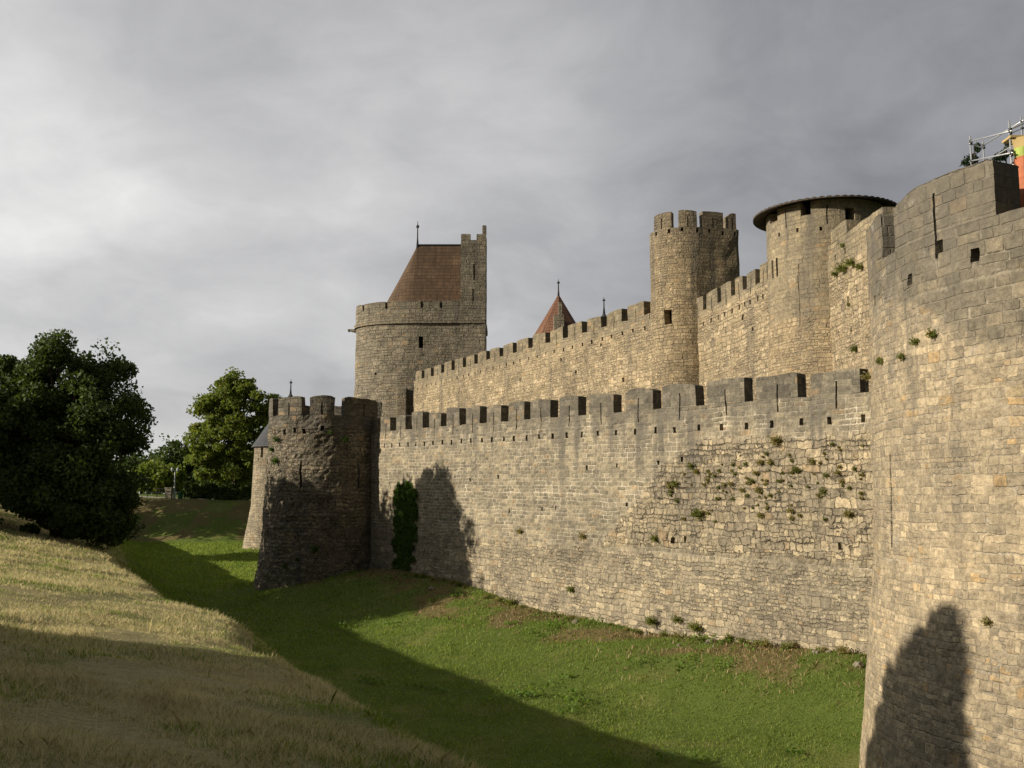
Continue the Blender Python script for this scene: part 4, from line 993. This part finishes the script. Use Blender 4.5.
for i in range(60):                                                # where the wall meets the slope
    sg = random.uniform(s380 + 5, s860 + 1.5); x_, y_, a, b2 = owp.pos(sg); o_ = .62 + random.uniform(0, .5) * random.random()
    X_, Y_ = x_ + a * o_, y_ + b2 * o_; r_ = random.choice((.1, .14, .18, .24, .3))
    tuft(X_, Y_, gz(X_, Y_) + .02, a * .4, b2 * .4, r_, M['weed' if random.random() < .55 else 'weed_dry'], 'rank weed clump in the grass line at the base of the outer wall', 'weeds along the wall base')
def rubble(x_, y_, r, seed):
    bm = bmesh.new(); bmesh.ops.create_icosphere(bm, subdivisions=2, radius=r); rg = np.random.default_rng(seed); sc3 = rg.uniform(.6, 1.2, 3); z0_ = gz(x_, y_)
    for v in bm.verts:
        q = v.co * 2.2 / r; k_ = 1 + .35 * mnoise.noise(q + Vector((seed, 0, 0)))
        v.co = Vector((v.co.x * sc3[0] * k_ + x_, v.co.y * sc3[1] * k_ + y_, v.co.z * sc3[2] * .7 * k_ + z0_ + r * .2))
    me_ = bpy.data.meshes.new('fallen_stone'); bm.to_mesh(me_); bm.free()
    link('fallen_stone', me_, M['field_stone'], None, label='fallen block of wall stone lying in the grass below the outer wall', cat='stone', group='fallen stones below the wall')
for i in range(10):
    sg = random.uniform(s380 + 6, s860 + 1); x_, y_, a, b2 = owp.pos(sg); o_ = random.uniform(.75, 2.2); rubble(x_ + a * o_, y_ + b2 * o_, random.uniform(.07, .17), i + 1)
for px_, py_, r, lab in ((936, 336, .17, 'green weed at the lower edge of the squared stones on the close tower'), (918, 343, .14, 'small weed left of the green weed on the close tower'), (905, 358, .13, 'weed in the cracked stones below the merlon gap of the close tower'),
        (884, 362, .14, 'weed near the outer edge of the close tower'), (872, 378, .18, 'dry weed hanging at the outer edge of the close tower'), (997, 622, .12, 'lone dry weed low on the close tower beside the tree shadow')):
    wall_tuft(px_, py_, r, M['weed_dry' if 'dry' in lab else 'weed'], lab, 'weeds on the close tower', nb, npth)
for px_, py_, r, lab in ((846, 270, .42, 'green bush growing on the crumbling wall piece'), (853, 264, .34, 'upper part of leafy growth on the crumbling wall piece'), (838, 275, .28, 'leafy plant beside the tile roofed tower on the crumbling wall'),
        (844, 246, .2, 'small tuft below the merlon of the crumbling wall piece'), (862, 268, .25, 'tuft between the crumbling wall and the close tower'), (857, 350, .25, 'dry plant low on the crumbling wall piece'), (850, 305, .14, 'tiny weed halfway down the crumbling wall piece')):
    wall_tuft(px_, py_, r, M['weed'], lab, 'plants on the crumbling wall', None, ipC)
for px_, py_ in ((273, 450), (278, 462), (330, 433), (345, 440), (316, 550), (300, 560), (290, 566), (278, 440)):
    wall_tuft(px_, py_, random.uniform(.2, .4), M['ivy'], 'dark weed tuft clinging to the ruined round tower', 'weeds on the ruined tower', lb, lpth)

# ------------------------------------------------------------------ lamp post, railing, gate post on the far road
lp = at(174, 503, 130); lp.z = gz(lp.x, lp.y)
lamp = thing('street_lamp', lp, 'pale lamp post with two small lamp heads on the far road', 'street lamp')
lt = ray(174, 470).z * 130
make('pole', tube([(lp.x, lp.y, lp.z - .1), (lp.x, lp.y, lp.z + 1.), (lp.x, lp.y, lt)], [.17, .12, .09], 10), M['lamp_metal'], lamp)
for sgn in (-1, 1):
    h_ = make('lamp_head', join([tube([(lp.x, lp.y, lt - .1), (lp.x + sgn * .35, lp.y, lt + .08)], [.05, .05], 6), tube([(lp.x + sgn * .32, lp.y, lt - .08), (lp.x + sgn * .38, lp.y - .1, lt + .12), (lp.x + sgn * .42, lp.y - .1, lt + .3)], [.2, .2, .08], 10)]), M['lamp_metal'], lamp)
gp = at(168.5, 504, 129.6); gp.z = gz(gp.x, gp.y)
post = thing('gate_post', gp, 'squat pale stone gate post beside the lamp post', 'gate post')
make('shaft', box(gp.x, gp.y, gp.z + .55, .8, .6, 1.3), M['post_stone'], post, bev=.04); make('cap', box(gp.x, gp.y, gp.z + 1.27, .95, .75, .14), M['post_stone'], post, bev=.03)
bn = at(180, 506, 129.4); bn.z = gz(bn.x, bn.y)
binn = thing('litter_bin', bn, 'small green litter bin beside the lamp post', 'bin')
make('body', tube([(bn.x, bn.y, bn.z - .05), (bn.x, bn.y, bn.z + .8)], [.3, .36], 12), M['green_paint'], binn); make('rim', tube([(bn.x, bn.y, bn.z + .80), (bn.x, bn.y, bn.z + .9)], [.4, .4], 12), M['green_paint'], binn)
r0, r1 = at(147, 504, 130.2), at(166, 504, 129.8)
fen = thing('railing', (r0.x, r0.y, gz(r0.x, r0.y)), 'thin metal railing along the far road beside the gate post', 'railing')
for f in (0, .5, 1): q = r0.lerp(r1, f); make('post', tube([(q.x, q.y, gz(q.x, q.y) - .1), (q.x, q.y, gz(q.x, q.y) + 1.15)], [.05, .05], 6), M['iron'], fen)
for hz in (.6, 1.1): make('rail', tube([(r0.x, r0.y, gz(r0.x, r0.y) + hz), (r1.x, r1.y, gz(r1.x, r1.y) + hz)], [.04, .04], 6), M['iron'], fen)

# ------------------------------------------------------------------ grass
def blades(name, X, Y, h, wd, mat, lean=.5, seed=1, **kw):
    rng = np.random.default_rng(seed); N = len(X); Zg = ground_z(X, Y)
    an = rng.uniform(0, 6.283, N); ln = rng.uniform(.1, 1, N) * lean; hh = h * rng.uniform(.5, 1.25, N); ww = wd * rng.uniform(.7, 1.3, N)
    dx, dy = np.cos(an), np.sin(an); pa = rng.uniform(0, 6.283, N); sx, sy = np.cos(pa) * ww * .5, np.sin(pa) * ww * .5
    def pt(f, s_, k_): return np.stack([X + dx * hh * ln * f ** 1.8 + sx * s_ * k_, Y + dy * hh * ln * f ** 1.8 + sy * s_ * k_, Zg - .03 + hh * f * (1 - .25 * ln * f)], 1)
    V = np.stack([pt(0, -1, 1), pt(0, 1, 1), pt(.55, 1, .75), pt(1, 0, 0), pt(.55, -1, .75)], 1)
    return link(name, np_mesh(name, V.reshape(-1, 3), N, 5), mat, None, kind='stuff', **kw)
def scatter(n, y0, y1, power, xfun, seed):
    rng = np.random.default_rng(seed); f = rng.uniform(0, 1, n)
    Y = (y0 ** (1 - power) + f * (y1 ** (1 - power) - y0 ** (1 - power))) ** (1 / (1 - power))
    a, b2 = xfun(Y); return a + (b2 - a) * rng.uniform(0, 1, n), Y
left_of = lambda Y: -.56 * Y - 1.5
X, Y = scatter(420000, 4.6, 66, 1.6, lambda Y: (np.maximum(left_of(Y), -40), xlip(Y) + 1.6), 11)
dry, so2, _ = zones(X, Y); rr = RNG.uniform(0, 1, len(X)); cl_ = wav(X, Y, 1.3)
k1 = rr < .15 + .85 * dry
k1 &= RNG.uniform(0, 1, len(X)) < .6 + .7 * cl_
hgt = np.where(Y < 20, .10, .10 + (Y - 20) * .003) * (1 + .6 * np.clip(wav(X + 3, Y, .9), -.8, 1) + .45 * np.clip(wav(X, Y + 9, 3.2, 2), -.8, 1))
blades('dry_grass', X[k1], Y[k1], hgt[k1], (.0022 + .00034 * Y)[k1], M['straw'], .9, 12, label='dry straw coloured grass covering the bank', cat='grass')
k2 = ~k1 & (RNG.uniform(0, 1, len(X)) < .6)
blades('green_grass', X[k2], Y[k2], hgt[k2] * .75, (.003 + .00045 * Y)[k2], M['blade'], .8, 13, label='green grass growing through the dry bank', cat='grass')
X, Y = scatter(260000, 12, 118, 1.55, lambda Y: (xlip(Y) + .6, np.minimum(xwall(Y) - .4, .56 * Y + 1)), 14)
dry, so2, _ = zones(X, Y); k1 = RNG.uniform(0, 1, len(X)) > so2 * .8
blades('ditch_grass', X[k1], Y[k1], (.075 + .0016 * Y)[k1] * (1 + .4 * wav(X, Y, 1.1))[k1], (.006 + .00055 * Y)[k1], M['blade'], .8, 15, label='short green grass on the floor of the ditch', cat='grass')
X, Y = scatter(15000, 26, 80, 1.5, lambda Y: (xwall(Y) - 9.5, xwall(Y) - .5), 16)
dry, so2, _ = zones(X, Y); k1 = RNG.uniform(0, 1, len(X)) < so2
blades('dry_stems', X[k1], Y[k1], np.full(k1.sum(), .2), (.012 + .0006 * Y)[k1], M['litter'], 1.2, 17, label='brown dry stems on the slope below the outer wall', cat='dry stems')
X, Y = scatter(1600, 5, 40, 1.5, lambda Y: (np.maximum(left_of(Y), -40), xlip(Y) + .6), 21)
k1 = wav(X, Y, .7) > -.1
blades('seed_stalks', X[k1], Y[k1], np.full(k1.sum(), .30), (.0012 + .00022 * Y)[k1], M['straw'], .55, 22, label='taller dry seed stalks standing out of the bank grass', cat='grass')
# broad-leaved weeds on the ditch floor
X, Y = scatter(560, 14, 95, 1.3, lambda Y: (xlip(Y) + 4, np.minimum(xwall(Y) - .5, .56 * Y + 1)), 18)
k1 = wav(X, Y, .45) > .15; X, Y = X[k1], Y[k1]; cs = []
for x_, y_ in zip(X, Y):
    n_ = 36; d_ = RNG.normal(size=(n_, 3)) * np.array([.3, .3, .09]) * RNG.uniform(.5, 1.3); c_ = np.array([x_, y_, 0]) + d_; c_[:, 2] = ground_z(c_[:, 0], c_[:, 1]) + np.abs(d_[:, 2]) + .08; cs.append(c_)
link('low_weeds', leaf_mesh('low_weeds', np.vstack(cs), .13, up=1.2, aspect=.7), M['clover'], None, label='patches of broad leaved weeds in the ditch grass', cat='weeds', kind='stuff')
